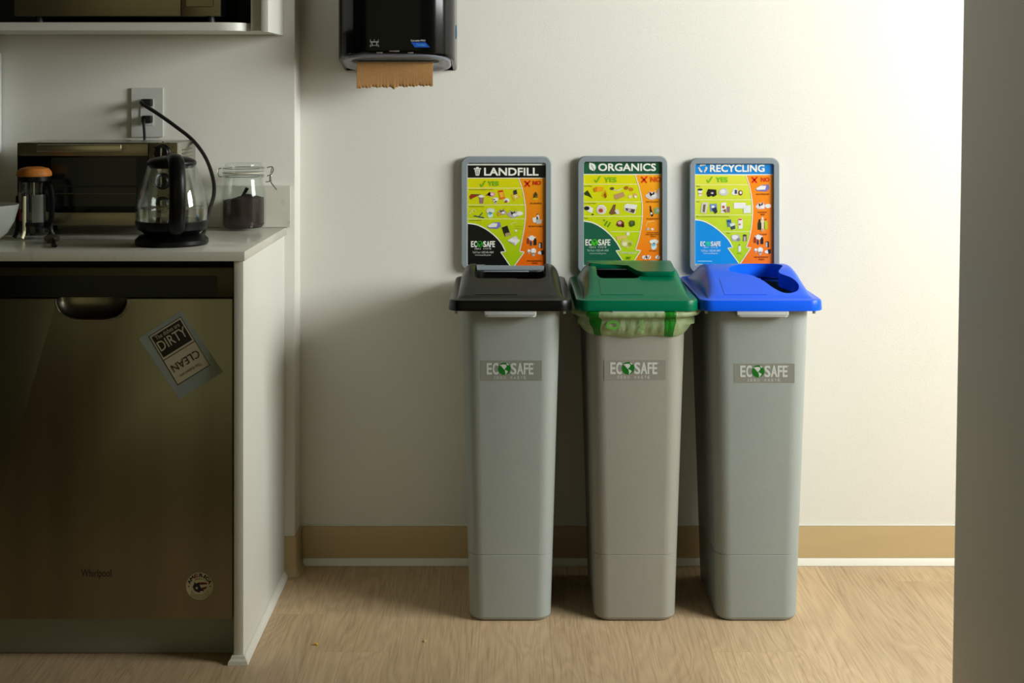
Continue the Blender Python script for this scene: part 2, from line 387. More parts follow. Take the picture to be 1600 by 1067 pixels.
# ------------------------------------------------------------------ kitchen: counter, panel, dishwasher
def quartz():
    m = mat('quartz', (206, 204, 190), 0.16, var=0.03, vscale=5); N = m.node_tree.nodes; L = m.node_tree.links; b = N['Principled BSDF']
    src = b.inputs['Base Color'].links[0].from_socket
    tc = N.new('ShaderNodeTexCoord'); t = N.new('ShaderNodeTexNoise'); t.inputs['Scale'].default_value = 26; t.inputs['Detail'].default_value = 5; t.inputs['Distortion'].default_value = 1.5
    L.new(tc.outputs['Object'], t.inputs[0]); r = N.new('ShaderNodeMapRange'); r.inputs[1].default_value = 0.60; r.inputs[2].default_value = 0.70; r.inputs[4].default_value = 0.22; L.new(t.outputs[0], r.inputs[0])
    x = N.new('ShaderNodeMix'); x.data_type = 'RGBA'; L.new(r.outputs[0], x.inputs[0]); L.new(src, x.inputs[6]); x.inputs[7].default_value = (*lin((140, 136, 124)), 1)
    L.new(x.outputs[2], b.inputs['Base Color']); return m
M_quartz = quartz()
CT = 0.914; CF = 3.132; CR = -0.589; KL = -2.49
ct = thing('countertop', 'pale quartz countertop with short upstand over the dishwasher', 'countertop', (-1.5, 3.42, CT - 0.021))
bm = nb(); box(bm, KL, CR, CF, KW - 0.001, CT - 0.021, CT, bev=0.0012); obj('slab', bm, M_quartz, ct)
bm = nb(); box(bm, KL, -0.577, KW - 0.021, KW - 0.001, CT + 0.0003, 1.022, bev=0.0012); obj('upstand', bm, M_quartz, ct)
ep = thing('end_panel', 'white end panel closing the right side of the kitchen base units', 'panel', (-0.606, 3.43, 0))
bm = nb(); box(bm, -0.616, -0.595, 3.150, KW - 0.001, 0.0, CT - 0.0215, bev=0.0008); obj('panel_board', bm, M_cab, ep)
bm = nb(); prof = [(0, 0.0185), (0.004, 0.018), (0.006, 0.012), (0.010, 0.008), (0.0115, 0.0), (0, 0.0)]
def shoe(d): return [(-0.616 - d, 3.204), (-0.616 - d, 3.150 - d), (-0.595 + d, 3.150 - d), (-0.595 + d, KW - 0.018)]
rings(bm, [[Vector((p[0], p[1], z + 0.0003)) for p in shoe(d + 0.0003)] for d, z in prof], False); fixn(bm); obj('shoe_moulding', bm, M_white, ep, angle=20)

DX0, DX1, DY = -1.222, -0.622, 3.170
dw = thing('dishwasher', 'stainless steel dishwasher built in under the counter', 'dishwasher', (-0.92, 3.4, 0))
zt = lambda py, Y=DY: P(0, py, Y).z
xt = lambda px, Y=DY: P(px, 0, Y).x
z_seam = zt(466)
bm = nb(); box(bm, DX0, DX1, DY, DY + 0.045, zt(967.5), z_seam, bev=0.003)
# pocket handle scooped out of the door's top edge
cut_bm = nb(); hx0, hx1, hz = xt(89), xt(199), zt(498)
ball(cut_bm, ((hx0 + hx1) / 2, DY - 0.004, z_seam - 0.001), (hx1 - hx0) / 2 * 1.02, 0.036, (z_seam - hz) * 1.03, n=16)
for v in cut_bm.verts:                        # squarer ends
    u = (v.co.x - (hx0 + hx1) / 2) / ((hx1 - hx0) / 2); v.co.x = (hx0 + hx1) / 2 + math.copysign(min(1, abs(u) ** 0.62), u) * (hx1 - hx0) / 2
bm = cut(bm, cut_bm); obj('door', bm, M_dish, dw, angle=30)
bm = nb(); ring = []
for k in range(25):
    a = PI + PI * k / 24; u = math.cos(a); ring.append(Vector(((hx0 + hx1) / 2 + math.copysign(abs(u) ** 0.6, u) * (hx1 - hx0) / 2 * 1.03, DY - 0.0012, z_seam - 0.003 + math.sin(a) * (z_seam - hz) * 1.0)))
tube(bm, ring, 0.0036, 8); obj('handle_rim', bm, M_chrome, dw)
bm = nb(); box(bm, DX0, DX1 + 0.001, DY + 0.002, DY + 0.045, z_seam + 0.0015, zt(418), bev=0.002); obj('control_panel', bm, M_darkpanel, dw)
bm = nb(); plate(bm, rrect(DX0 + 0.02, xt(339), zt(464), zt(431), 0.003), XZ(DY + 0.0015), 0.0, 0.0015); obj('control_strip', bm, M_gblack, dw)
bm = nb(); box(bm, DX0 - 0.003, -0.6165, DY + 0.046, DY + 0.52, 0.10, 0.89); obj('tub', bm, M_matblack, dw)
bm = nb(); box(bm, DX0, -0.6165, 3.207, 3.222, 0.001, 0.112, bev=0.001); obj('toe_kick', bm, mat('toe_kick_grey', (150, 152, 138), 0.5, var=0.02), dw)
pr = Print(lambda u, v, l: P(u, v, DY) + Vector((0, -0.0006 - 0.0003 * l, 0)))
pr.tbox('Whirlpool', 127, 889, 174, 905, (20, 18, 14), 0, 0.0); pr.build('brand_lettering', dw)
# round sticker
bm = nb(); c = P(312, 915.5, DY); R = 0.0302
plate(bm, [(c.x + R * math.cos(2 * PI * k / 40), c.z + R * math.sin(2 * PI * k / 40)) for k in range(40)], XZ(DY), 0.0002, 0.0006)
st = obj('round_sticker', bm, mat('sticker_cream', (196, 186, 148), 0.5), dw); st['label'] = 'round cream sticker reading AMERICA with a flag-striped emblem'
q = 65 / 991.0
pr = Print(lambda u, v, l: P(280 + u * q, 880 + v * q, DY) + Vector((0, -0.0009 - 0.0002 * l, 0)))
navy = (22, 24, 48); red = (120, 30, 24); cream = (200, 190, 152)
for ch, ang in zip('AMERICA', (-66, -43, -18, 8, 28, 45, 66)):
    a = math.radians(ang); cu, cv = 487 + 262 * math.sin(a), 545 - 262 * math.cos(a); ux, uy = math.cos(a), math.sin(a); hw = 15 if ch == 'I' else 42
    if ch == 'M': hw = 50
    pr.text(ch, (cu - ux * hw - uy * 42, cv - uy * hw + ux * 42), (cu + ux * hw - uy * 42, cv + uy * hw + ux * 42), (cu - ux * hw + uy * 42, cv - uy * hw - ux * 42), red if ch == 'E' else navy, 0, 0.05)
pr.poly([(350, 430), (400, 480), (470, 450), (660, 460), (655, 500), (490, 510), (520, 590), (600, 560), (660, 555), (640, 600), (570, 620), (600, 665), (520, 655), (480, 700), (380, 660), (320, 560), (360, 490)], navy, 0)
pr.poly(curve2([(370, 400), (440, 362), (570, 378)]) + curve2([(570, 384), (450, 380), (375, 408)]), red, 1)
pr.poly(curve2([(470, 470), (560, 445), (665, 465)]) + curve2([(660, 500), (570, 480), (500, 500)]), red, 1)
pr.poly(curve2([(560, 590), (610, 560), (665, 552)]) + curve2([(655, 590), (610, 620), (570, 620)]), red, 1)
pr.poly([(420 + (42 if k % 2 == 0 else 18) * math.sin(PI * k / 5), 585 - (42 if k % 2 == 0 else 18) * math.cos(PI * k / 5)) for k in range(10)], cream, 2)
for u in (232, 742): pr.ell(u, 545, 18, 16, navy, 0)
for k, r in enumerate((205, 240, 275)):
    pr.stroke([(487 + r * 1.1 * math.cos(math.radians(t)), 550 + r * math.sin(math.radians(t))) for t in range(25 + 6 * k, 156 - 6 * k, 6)], 9, (90, 84, 66), 0)
pr.build('sticker_print', dw)
# neighbouring base unit, out of the frame at the left
bc = thing('base_cabinet', 'white base cabinet to the left of the dishwasher', 'cabinet', (-1.86, 3.45, 0))
bm = nb(); box(bm, KL, DX0 - 0.004, 3.19, KW - 0.002, 0.10, CT - 0.0215); obj('carcass', bm, M_cab, bc)
bm = nb(); box(bm, KL, DX0 - 0.004, 3.24, 3.255, 0.001, 0.099); obj('plinth', bm, M_cab, bc)
for a, b in ((KL, -1.865), (-1.86, DX0 - 0.006)):
    bm = nb(); box(bm, a, b, 3.168, 3.189, 0.105, 0.885, bev=0.002); d = obj('door', bm, M_cab, bc)
    bm = nb(); box(bm, (b if a < -2 else a) - 0.03 + (0.05 if a > -2 else 0), (b if a < -2 else a) - 0.018 + (0.05 if a > -2 else 0), 3.148, 3.1675, 0.72, 0.85, bev=0.002); obj('handle', bm, M_chrome, d)

# dishes magnet
c0 = P(282.5, 555, DY)
mg = thing('dish_magnet', 'tilted grey sleeve with a dirty or clean card on the dishwasher door', 'magnet', (c0.x, DY - 0.002, c0.z))
sl = [P(a, b, DY) for a, b in ((217, 529), (281, 624), (348.4, 581), (283, 485))]
bm = nb(); plate(bm, [(p.x, p.z) for p in sl], XZ(DY), 0.0006, 0.0022, bev=0.0004); obj('sleeve', bm, mat('grey_vinyl_sleeve', (150, 160, 156), 0.24, var=0.05, vscale=30), mg)
q = 160 / 1004.0
pr = Print(lambda u, v, l: P(200 + u * q, 470 + v * q, DY) + Vector((0, -0.0024 - 0.00025 * l, 0)))
def quadf(a, b, c, d): return lambda s, t: ((a[0] + (b[0] - a[0]) * s + (d[0] - a[0]) * t), (a[1] + (b[1] - a[1]) * s + (d[1] - a[1]) * t))
f = quadf((203, 348), (519, 152), None, (490, 826))       # s along the top edge, t down the side
def q4(s0, t0, s1, t1, c, l): pr.poly([f(s0, t1), f(s1, t1), f(s1, t0), f(s0, t0)], c, l)
paper = (196, 186, 160); dk = (14, 13, 12)
q4(0, 0, 1, 1, dk, 0); q4(0.02, 0.012, 0.985, 0.49, paper, 1); q4(0.06, 0.04, 0.945, 0.455, dk, 2); q4(0.02, 0.505, 0.985, 0.985, paper, 1)
def mt(s, s0, t0, s1, t1, c, flip=False, bold=0.0):
    if not flip: pr.text(s, f(s0, t1), f(s1, t1), f(s0, t0), c, 3, bold)
    else: pr.text(s, f(s1, t0), f(s0, t0), f(s1, t1), c, 3, bold)
mt('The dishes are', 0.14, 0.06, 0.86, 0.135, paper); mt('DIRTY', 0.09, 0.165, 0.93, 0.345, paper, bold=0.006)
mt('CLEAN', 0.10, 0.64, 0.92, 0.78, dk, True); mt('The dishes are', 0.18, 0.86, 0.84, 0.92, (90, 84, 70), True)
pr.build('card_print', mg)

# ------------------------------------------------------------------ wall shelf unit and microwave
SB, ST = 1.416, 1.436; SY = 3.47
su = thing('wall_cabinet', 'white open wall cabinet holding the microwave', 'cabinet', (-1.2, 3.6, SB))
bm = nb(); r = 0.075; xe = -0.6435; out = [(KL, KW - 0.001), (KL, SY)]
for k in range(9):
    a = math.radians(-90 + 90 * k / 8); out.append((xe - r + r * math.cos(a), SY + r + r * math.sin(a)))
out.append((xe, KW - 0.001))
plate(bm, out, lambda u, v, d: Vector((u, v, d)), SB, ST, bev=0.001); obj('shelf_board', bm, M_cab, su)
bm = nb(); box(bm, -0.6155, -0.598, 3.488, KW - 0.001, 1.4135, 2.2, bev=0.0008); obj('side_panel', bm, M_cab, su)
bm = nb(); box(bm, -0.643, -0.616, 3.500, KW - 0.001, 1.4165, 2.2, bev=0.0008); obj('filler_strip', bm, M_cab, su)
bm = nb(); box(bm, KL, -0.6435, SY + 0.03, KW - 0.001, 1.78, 1.80); obj('upper_board', bm, M_cab, su)
bm = nb(); box(bm, KL, -0.6435, KW - 0.02, KW - 0.0015, ST + 0.001, 1.779); obj('niche_shade_board', bm, mat('niche_shade', (46, 44, 36), 0.6), su)  # added board, its dark colour paints the deep shade behind the microwave
bm = nb(); box(bm, KL, -0.6435, SY + 0.03, KW - 0.001, 1.801, 2.2); obj('upper_carcass', bm, M_cab, su)

MY = 3.452; mx1 = P(344, 0, MY).x; mx0 = mx1 - 0.50; mz0 = P(0, 25, MY).z; mz1 = mz0 + 0.28
mw = thing('microwave', 'stainless steel microwave on the white shelf', 'microwave', ((mx0 + mx1) / 2, 3.56, ST))
bm = nb(); box(bm, mx0 + 0.002, mx1 - 0.001, MY + 0.012, MY + 0.235, mz0 + 0.001, mz1, bev=0.003); obj('case', bm, M_gblack, mw)
xs = P(282.5, 0, MY).x
bm = nb(); box(bm, mx0, xs - 0.0006, MY, MY + 0.0115, mz0, mz1, bev=0.0015); d = obj('door', bm, M_steel, mw)
bm = nb(); plate(bm, rrect(mx0 + 0.04, xs - 0.05, mz0 + 0.05, mz1 - 0.04, 0.006), XZ(MY), 0.0004, 0.001); obj('door_window', bm, M_gblack, d)
bm = nb(); box(bm, xs + 0.0006, mx1, MY, MY + 0.0115, mz0, mz1, bev=0.0015); cp = obj('control_panel', bm, M_steel, mw)
bx0, bx1, bz = P(290, 0, MY).x, P(334, 0, MY).x, P(0, 11, MY).z
bm = nb(); plate(bm, rrect(bx0, bx1, bz, bz + 0.034, 0.004), XZ(MY), 0.0003, 0.0006); obj('button_gap', bm, M_matblack, cp)
bm = nb(); plate(bm, rrect(bx0 + 0.0012, bx1 - 0.0012, bz + 0.0012, bz + 0.0328, 0.003), XZ(MY), 0.0007, 0.0018, bev=0.0004); obj('door_button', bm, M_steel, cp)
bm = nb(); plate(bm, rrect(bx0, bx1, bz + 0.06, mz1 - 0.03, 0.004), XZ(MY), 0.0003, 0.0008); obj('keypad', bm, M_gblack, cp)
for fx in (mx0 + 0.05, mx1 - 0.03):
    for fy in (MY + 0.03, MY + 0.20):
        bm = nb(); lathe(bm, fx, fy, [(0.012, ST + 0.0003), (0.012, ST + 0.003), (0.009, mz0 + 0.002)], 16, 0, True, True); obj('foot', bm, M_rubber, mw)

# ------------------------------------------------------------------ things on the counter
# toaster oven
TY, TB = 3.468, 3.672; tx0, tx1 = P(27, 0, TY).x, P(277, 0, TY).x; tz0, tz1 = P(0, 353, TY).z, P(0, 222.5, TY).z
tk = CT + 0.0004
to = thing('toaster_oven', 'steel toaster oven with dark glass door behind the kettle', 'toaster oven', ((tx0 + tx1) / 2, 3.57, CT))
bm = nb(); box(bm, tx0 + 0.002, tx1, TY + 0.008, TB, tz0, tz1, bev=0.004); obj('body', bm, mat('toaster_steel', (186, 184, 172), 0.28, metal=1.0, var=0.03), to)
xd = P(232.5, 0, TY).x
bm = nb(); box(bm, tx0, xd - 0.001, TY, TY + 0.0075, tz0 + 0.001, tz1 - 0.001, bev=0.001); dr = obj('door', bm, M_gblack, to)
bm = nb(); box(bm, tx0 + 0.003, xd - 0.002, TY - 0.0015, TY - 0.0003, P(0, 243.5, TY).z, tz1 - 0.003, bev=0.0005); obj('top_trim', bm, M_steel, dr)
bm = nb(); box(bm, tx0 + 0.003, xd - 0.002, TY - 0.0015, TY - 0.0003, tz0 + 0.002, P(0, 332, TY).z, bev=0.0005); obj('bottom_trim', bm, M_steel, dr)
bm = nb(); plate(bm, rrect(P(80, 0, TY).x, P(213, 0, TY).x, P(0, 322, TY).z, P(0, 246, TY).z, 0.004), XZ(TY), 0.0003, 0.0009); obj('glass_pane', bm, mat('smoked_glass', (12, 14, 13), 0.16), dr)
for py in (291, 302.5):
    bm = nb(); tube(bm, [P(82, py, TY) + Vector((0, -0.0016, 0)), P(212, py, TY) + Vector((0, -0.0016, 0))], 0.0011 if py > 300 else 0.0022, 8); obj('rack_rail', bm, M_steel if py > 300 else mat('dull_rail', (58, 56, 46), 0.4, metal=0.6), dr)
bm = nb(); hx0_, hx1_ = P(58, 0, 3.44).x, P(190, 0, 3.44).x; hz0_, hz1_ = P(0, 238, 3.44).z, P(0, 225.5, 3.44).z
box(bm, hx0_, hx1_, 3.434, 3.446, hz0_, hz1_, bev=0.003); hd = obj('handle', bm, mat('handle_steel', (200, 192, 166), 0.3, metal=1.0), dr)
for xx in (hx0_ + 0.012, hx1_ - 0.012):
    bm = nb(); box(bm, xx - 0.006, xx + 0.006, 3.4462, TY - 0.0016, hz0_ + 0.004, hz1_ - 0.004); obj('bracket', bm, M_chrome, hd)
bm = nb(); box(bm, xd + 0.001, tx1, TY, TY + 0.0075, tz0 + 0.001, tz1 - 0.001, bev=0.001); cpn = obj('control_panel', bm, M_steel, to)
for py in (238.5, 283, 320):
    c = P(254.5, py, TY); bm = nb()
    rings(bm, [[Vector((c.x + rr_ * math.cos(2 * PI * j / 28), TY - yy, c.z + rr_ * math.sin(2 * PI * j / 28))) for j in range(28)] for rr_, yy in ((0.0205, 0.0003), (0.0205, 0.004), (0.018, 0.006), (0.0165, 0.016), (0.0145, 0.018))], True, True, True); fixn(bm)
    kn = obj('knob', bm, M_black, cpn)
    bm = nb(); box(bm, c.x - 0.0032, c.x + 0.0032, TY - 0.0215, TY - 0.0182, c.z - 0.013, c.z + 0.013, bev=0.001); obj('pointer', bm, M_chrome, kn)
for py in (238.5, 283, 320):
    pr = Print(lambda u, v, l: P(u, v, TY) + Vector((0, -0.0004, 0)))
    for a in range(-120, 121, 30):
        t = math.radians(a); pr.rect(254.5 + 17 * math.sin(t) - 1.1, py - 17 * math.cos(t) - 0.7, 254.5 + 17 * math.sin(t) + 1.1, py - 17 * math.cos(t) + 0.7, (40, 38, 32))
    o = pr.build('dial_marks', cpn); o['kind'] = 'stuff'
pr = Print(lambda u, v, l: P(u, v, TY) + Vector((0, -0.0004, 0))); pr.ell(244, 230.5, 4, 1.8, (26, 25, 22)); pr.build('indicator', cpn)
for fx in (tx0 + 0.03, tx1 - 0.03):
    for fy in (TY + 0.03, TB - 0.03):
        bm = nb(); lathe(bm, fx, fy, [(0.013, tk), (0.013, tk + 0.004), (0.010, tz0 - 0.0002)], 16, 0, True, True); obj('foot', bm, M_rubber, to)
for k in range(3):
    bm = nb(); box(bm, tx1 + 0.0002, tx1 + 0.0012, TY + 0.05, TY + 0.16, tz1 - 0.022 - 0.009 * k, tz1 - 0.019 - 0.009 * k); obj('side_vent', bm, M_steel, to)
# wall outlet
op = [P(205.5, 137, KW), P(256, 214.5, KW)]
ol = thing('wall_outlet', 'white wall outlet with two black plugs above the toaster oven', 'outlet', ((op[0].x + op[1].x) / 2, KW, (op[0].z + op[1].z) / 2))
M_plate = mat('white_plate', (214, 216, 210), 0.35)
bm = nb(); plate(bm, rrect(op[0].x, op[1].x, op[1].z, op[0].z, 0.003), XZ(KW), 0.0003, 0.006, bev=0.0015); obj('cover_plate', bm, M_plate, ol)
bm = nb(); r0, r1 = P(220.5, 155, KW), P(241, 196, KW); plate(bm, rrect(r0.x, r1.x, r1.z, r0.z, 0.002), XZ(KW), 0.0062, 0.0085, bev=0.0006); obj('receptacle', bm, M_plate, ol)
# toaster cord
c1 = P(230, 186.5, KW - 0.02)
bm = nb(); box(bm, c1.x - 0.013, c1.x + 0.013, KW - 0.032, KW - 0.0088, c1.z - 0.010, c1.z + 0.010, bev=0.004); obj('plug', bm, M_rubber, to)
bm = nb(); tube(bm, catmull([(c1.x - 0.004, KW - 0.034, c1.z), (c1.x - 0.004, KW - 0.040, c1.z - 0.012), (c1.x - 0.004, KW - 0.032, c1.z - 0.04), (c1.x - 0.003, KW - 0.030, 1.10), (c1.x, KW - 0.034, 1.03), (c1.x, TB - 0.003, 0.99)], 8), 0.0036, 10); obj('cord', bm, M_rubber, to)

# kettle
kx, ky = P(268.5, 0, 3.285).x, 3.285
kt = thing('electric_kettle', 'glass electric kettle with black handle lid and base', 'kettle', (kx, ky, CT))
bm = nb(); lathe(bm, kx, ky, [(0.001, tk), (0.080, tk), (0.0835, tk + 0.004), (0.083, tk + 0.012), (0.074, tk + 0.021), (0.058, tk + 0.0255), (0.001, tk + 0.0255)], 48); obj('power_base', bm, M_black, kt)
kz = lambda py: P(0, py, ky).z
bm = nb(); zb = tk + 0.026
lathe(bm, kx, ky, [(0.001, zb), (0.062, zb), (0.070, zb + 0.006), (0.078, kz(357)), (0.0825, kz(349)), (0.0825, kz(344)), (0.080, kz(343.5)), (0.001, kz(343.5))], 48); obj('heater_collar', bm, M_black, kt)
M_glass = thin_glass('clear_glass', refl=1.15)
gp = [(0.0815, kz(343.3)), (0.0825, kz(334)), (0.0820, kz(322)), (0.0785, kz(308)), (0.073, kz(293)), (0.0655, kz(277)), (0.0585, kz(265)), (0.0545, kz(257))]
bm = nb(); lathe(bm, kx, ky, gp + [(r - 0.0025, z) for r, z in reversed(gp)], 48); obj('glass_jug', bm, M_glass, kt)
bm = nb(); lathe(bm, kx, ky, [(0.051, kz(262)), (0.056, kz(256.5)), (0.056, kz(253)), (0.053, kz(250)), (0.040, kz(246)), (0.020, kz(243.5)), (0.001, kz(243))], 40, 0, True); obj('lid', bm, M_black, kt)
hdx, hdy = 0.33, -0.944
def hp_(r, z): return (kx + hdx * r, ky + hdy * r, z)
bm = nb(); tube(bm, catmull([hp_(0.02, kz(247)), hp_(0.06, kz(246)), hp_(0.098, kz(252)), hp_(0.119, kz(272)), hp_(0.124, kz(300)), hp_(0.116, kz(330)), hp_(0.100, kz(350)), hp_(0.078, kz(358))], 8),
     lambda t: 0.0175 if 0.15 < t < 0.9 else 0.0155, 16, flat=(1.05, 0.72), up=(hdx, hdy, 0.35)); obj('handle', bm, M_black, kt)
bm = nb(); sx = [(-hdx) * 0.05, (-hdy) * 0.05]
tube(bm, [(kx - hdx * 0.050, ky - hdy * 0.050, kz(268)), (kx - hdx * 0.064, ky - hdy * 0.064, kz(260)), (kx - hdx * 0.075, ky - hdy * 0.075, kz(254))], lambda t: 0.014 - 0.004 * t, 12); obj('spout', bm, M_glass, kt)
c0 = P(231, 160.5, KW - 0.02)
bm = nb(); box(bm, c0.x - 0.016, c0.x + 0.012, KW - 0.034, KW - 0.0088, c0.z - 0.010, c0.z + 0.010, bev=0.004); obj('plug', bm, M_rubber, kt)
cordp = [(c0.x - 0.010, KW - 0.030, c0.z + 0.001), (c0.x - 0.008, KW - 0.048, c0.z - 0.002)] + [tuple(P(a, b, y)) for a, b, y in ((247, 178, 3.665), (275, 198, 3.655), (302, 220, 3.64), (322, 248, 3.61), (333, 280, 3.56), (334, 305, 3.52), (326, 332, 3.45))] + [(P(318, 360, 3.40).x, 3.40, tk + 0.014), (kx + 0.050, ky + 0.060, tk + 0.010)]
bm = nb(); tube(bm, catmull(cordp, 8), 0.0049, 10); obj('cord', bm, M_rubber, kt)
# water in the kettle
bm = nb(); zw = kz(325); lathe(bm, kx, ky, [(0.001, kz(343.2)), (0.0782, kz(343.2)), (0.0793, kz(334)), (0.0788, zw + 0.001), (0.0775, zw), (0.001, zw)], 48)
tag(obj('kettle_water', bm, thin_glass('water', (0.95, 0.97, 0.95), 1.6, 2.2), None, loc=(kx, ky, kz(343.2))), 'shallow clear water inside the glass kettle', 'water')

# glass jar of coffee
jx, jy = P(380.5, 0, 3.642).x, 3.642; jz = lambda py: P(0, py, jy).z; b0 = CT + 0.0004
ja = thing('storage_jar', 'clip-top glass jar of ground coffee at the counter end', 'jar', (jx, jy, CT))
M_jar = thin_glass('jar_glass', (0.95, 0.97, 0.96), 1.45, 0.6)
op_ = [(0.030, b0), (0.047, b0 + 0.001), (0.054, b0 + 0.008), (0.0565, b0 + 0.022), (0.0565, b0 + 0.085), (0.054, b0 + 0.100), (0.0495, jz(284)), (0.0485, jz(279)), (0.052, jz(277)), (0.052, jz(271))]
bm = nb(); lathe(bm, jx, jy, [(0.001, b0)] + op_ + [(r - 0.004, z + (0.005 if k < 2 else 0)) for k, (r, z) in reversed(list(enumerate(op_)))] + [(0.001, b0 + 0.005)], 44); obj('glass_body', bm, M_jar, ja)
bm = nb(); lathe(bm, jx, jy, [(0.046, jz(270.6)), (0.0525, jz(270.4)), (0.0525, jz(268.6)), (0.046, jz(268.4))], 44, 0, True, True); obj('rubber_seal', bm, mat('pale_seal', (196, 190, 170), 0.5), ja)
bm = nb(); lathe(bm, jx, jy, [(0.001, jz(268.2)), (0.051, jz(268.2)), (0.0525, jz(266)), (0.052, jz(261)), (0.047, jz(259)), (0.0465, jz(256)), (0.043, jz(254.5)), (0.001, jz(255.5))], 44); obj('glass_lid', bm, M_jar, ja)
bm = nb()
for py in (262.5, 275):
    lathe(bm, jx, jy, [(0.0528 + 0.0012 * math.cos(t * PI / 3), jz(py) + 0.0012 * math.sin(t * PI / 3)) for t in range(7)], 40)
obj('wire_bands', bm, M_chrome, ja)
def jp(px, py, dy=0.0): p = P(px, py, jy + dy); return tuple(p)
bm = nb(); tube(bm, catmull([jp(417, 262, -.012), jp(425, 260.5, -.012), jp(427, 266, -.012), jp(422, 276, -.012), jp(423, 284, -.012), jp(432.5, 296.5, -.012)], 8), 0.0014, 8)
tube(bm, catmull([jp(417, 275, .012), jp(424, 274, .012), jp(421, 283, .012), jp(415, 284, .012)], 6), 0.0014, 8)
tube(bm, catmull([jp(417, 262, .012), jp(424.5, 261, .012), jp(423, 272, .01), jp(424, 283, .004)], 6), 0.0014, 8); obj('wire_clasp', bm, M_chrome, ja)
bm = nb(); tube(bm, catmull([jp(346, 263, 0), jp(341.5, 264, 0), jp(340.5, 271, 0), jp(343, 276, 0), jp(347, 276, 0)], 6), 0.0016, 8); obj('wire_hinge', bm, M_chrome, ja)
bm = nb(); rad = 0.0518; zz = b0 + 0.0055; n = 36; top = []
for i in range(9):
    rr_ = rad * (1 - i / 9.0); row = []
    for j in range(n):
        a = 2 * PI * j / n; x_, y_ = rr_ * math.cos(a), rr_ * math.sin(a)
        h = jz(309) + 0.010 * math.exp(-((x_ - 0.012) ** 2 + y_ ** 2) / 0.0006) - 0.006 * math.exp(-((x_ + 0.045) ** 2) / 0.0005) + 0.0014 * math.sin(x_ * 190 + 1) * math.sin(y_ * 170)
        row.append(Vector((jx + x_, jy + y_, h)))
    top.append(row)
rings(bm, [[Vector((jx + 0.046 * math.cos(2 * PI * j / n), jy + 0.046 * math.sin(2 * PI * j / n), zz)) for j in range(n)], [Vector((jx + rad * math.cos(2 * PI * j / n), jy + rad * math.sin(2 * PI * j / n), zz + 0.008)) for j in range(n)]] + top, True, True, True); fixn(bm)
tag(obj('ground_coffee', bm, mat('coffee_grounds', (44, 28, 22), 0.85, var=0.4, vscale=300, bump=0.6, bscale=500), None, loc=(jx, jy, zz)), 'dark ground coffee filling half of the clip-top jar', 'coffee', kind='stuff')
bm = nb(); tube(bm, [jp(376, 312, -.01), jp(381, 303, -.01), jp(386.5, 293.5, -.01)], lambda t: 0.0036 + 0.0012 * t, 10, flat=(1.1, 0.7)); tag(obj('coffee_scoop', bm, M_black, None, loc=jp(376, 312, -.01)), 'black scoop handle sticking up from the ground coffee', 'scoop')

# french press
fx, fy = P(53.5, 0, 3.41).x, 3.41; fz = lambda py: P(0, py, fy).z
fp = thing('french_press', 'glass french press with orange-brown domed lid', 'french press', (fx, fy, CT))
bm = nb(); lathe(bm, fx, fy, [(0.040, fz(275)), (0.041, fz(273)), (0.0395, fz(268)), (0.033, fz(263)), (0.018, fz(260.5)), (0.001, fz(260))], 40, 0, True); obj('domed_lid', bm, mat('cork_lid', (196, 118, 40), 0.6, var=0.12, vscale=60), fp)
bm = nb(); lathe(bm, fx, fy, [(0.001, fz(275.4)), (0.0385, fz(275.4)), (0.0385, fz(282)), (0.036, fz(283.5)), (0.001, fz(283.5))], 40); obj('lid_collar', bm, M_black, fp)
gp = [(0.0345, fz(284)), (0.0345, fz(363)), (0.030, fz(366)), (0.001, fz(366))]
bm = nb(); lathe(bm, fx, fy, gp, 40); obj('glass_beaker', bm, M_glass, fp)
bm = nb(); lathe(bm, fx, fy, [(0.001, fz(352)), (0.033, fz(352)), (0.033, fz(362)), (0.001, fz(362))], 36); obj('plunger_disc', bm, M_black, fp)
bm = nb(); tube(bm, [(fx, fy, fz(352)), (fx, fy, fz(283.6))], 0.003, 10); obj('plunger_rod', bm, M_chrome, fp)
def fpatch(name, a0, a1, p0, p1, r, m, n=10):
    bm = nb(); rings(bm, [[Vector((fx + rr_ * math.cos(math.radians(a0 + (a1 - a0) * k / n)), fy + rr_ * math.sin(math.radians(a0 + (a1 - a0) * k / n)), z)) for k in range(n + 1)] for rr_, z in ((r, fz(p0)), (r, fz(p1)), (r - 0.001, fz(p1)), (r - 0.001, fz(p0)))], False); return obj(name, fixn(bm), m, fp)
fpatch('scale_label', -80, -25, 303, 346, 0.0362, mat('frosted_label', (112, 110, 104), 0.4))
fpatch('red_label', -172, -128, 326, 343, 0.0358, mat('red_label', (150, 30, 28), 0.45))
fpatch('pale_label', -172, -126, 300, 325.5, 0.0358, mat('pale_label', (150, 152, 142), 0.45))
fpatch('frame_band', -180, 180, 346, 352, 0.0375, M_black, 40)
for a in (-107, 15, 135, -160):
    bm = nb(); ca, sa = math.cos(math.radians(a)), math.sin(math.radians(a))
    tube(bm, catmull([(fx + ca * 0.0375, fy + sa * 0.0375, fz(305)), (fx + ca * 0.038, fy + sa * 0.038, fz(350)), (fx + ca * 0.040, fy + sa * 0.040, fz(362)), (fx + ca * 0.046, fy + sa * 0.046, b0 + 0.0045)], 6), 0.0042, 8, flat=(1.2, 0.5)); obj('frame_leg', bm, M_steel if a == -107 else M_black, fp)
bm = nb(); a = math.radians(-22); ca, sa = math.cos(a), math.sin(a)
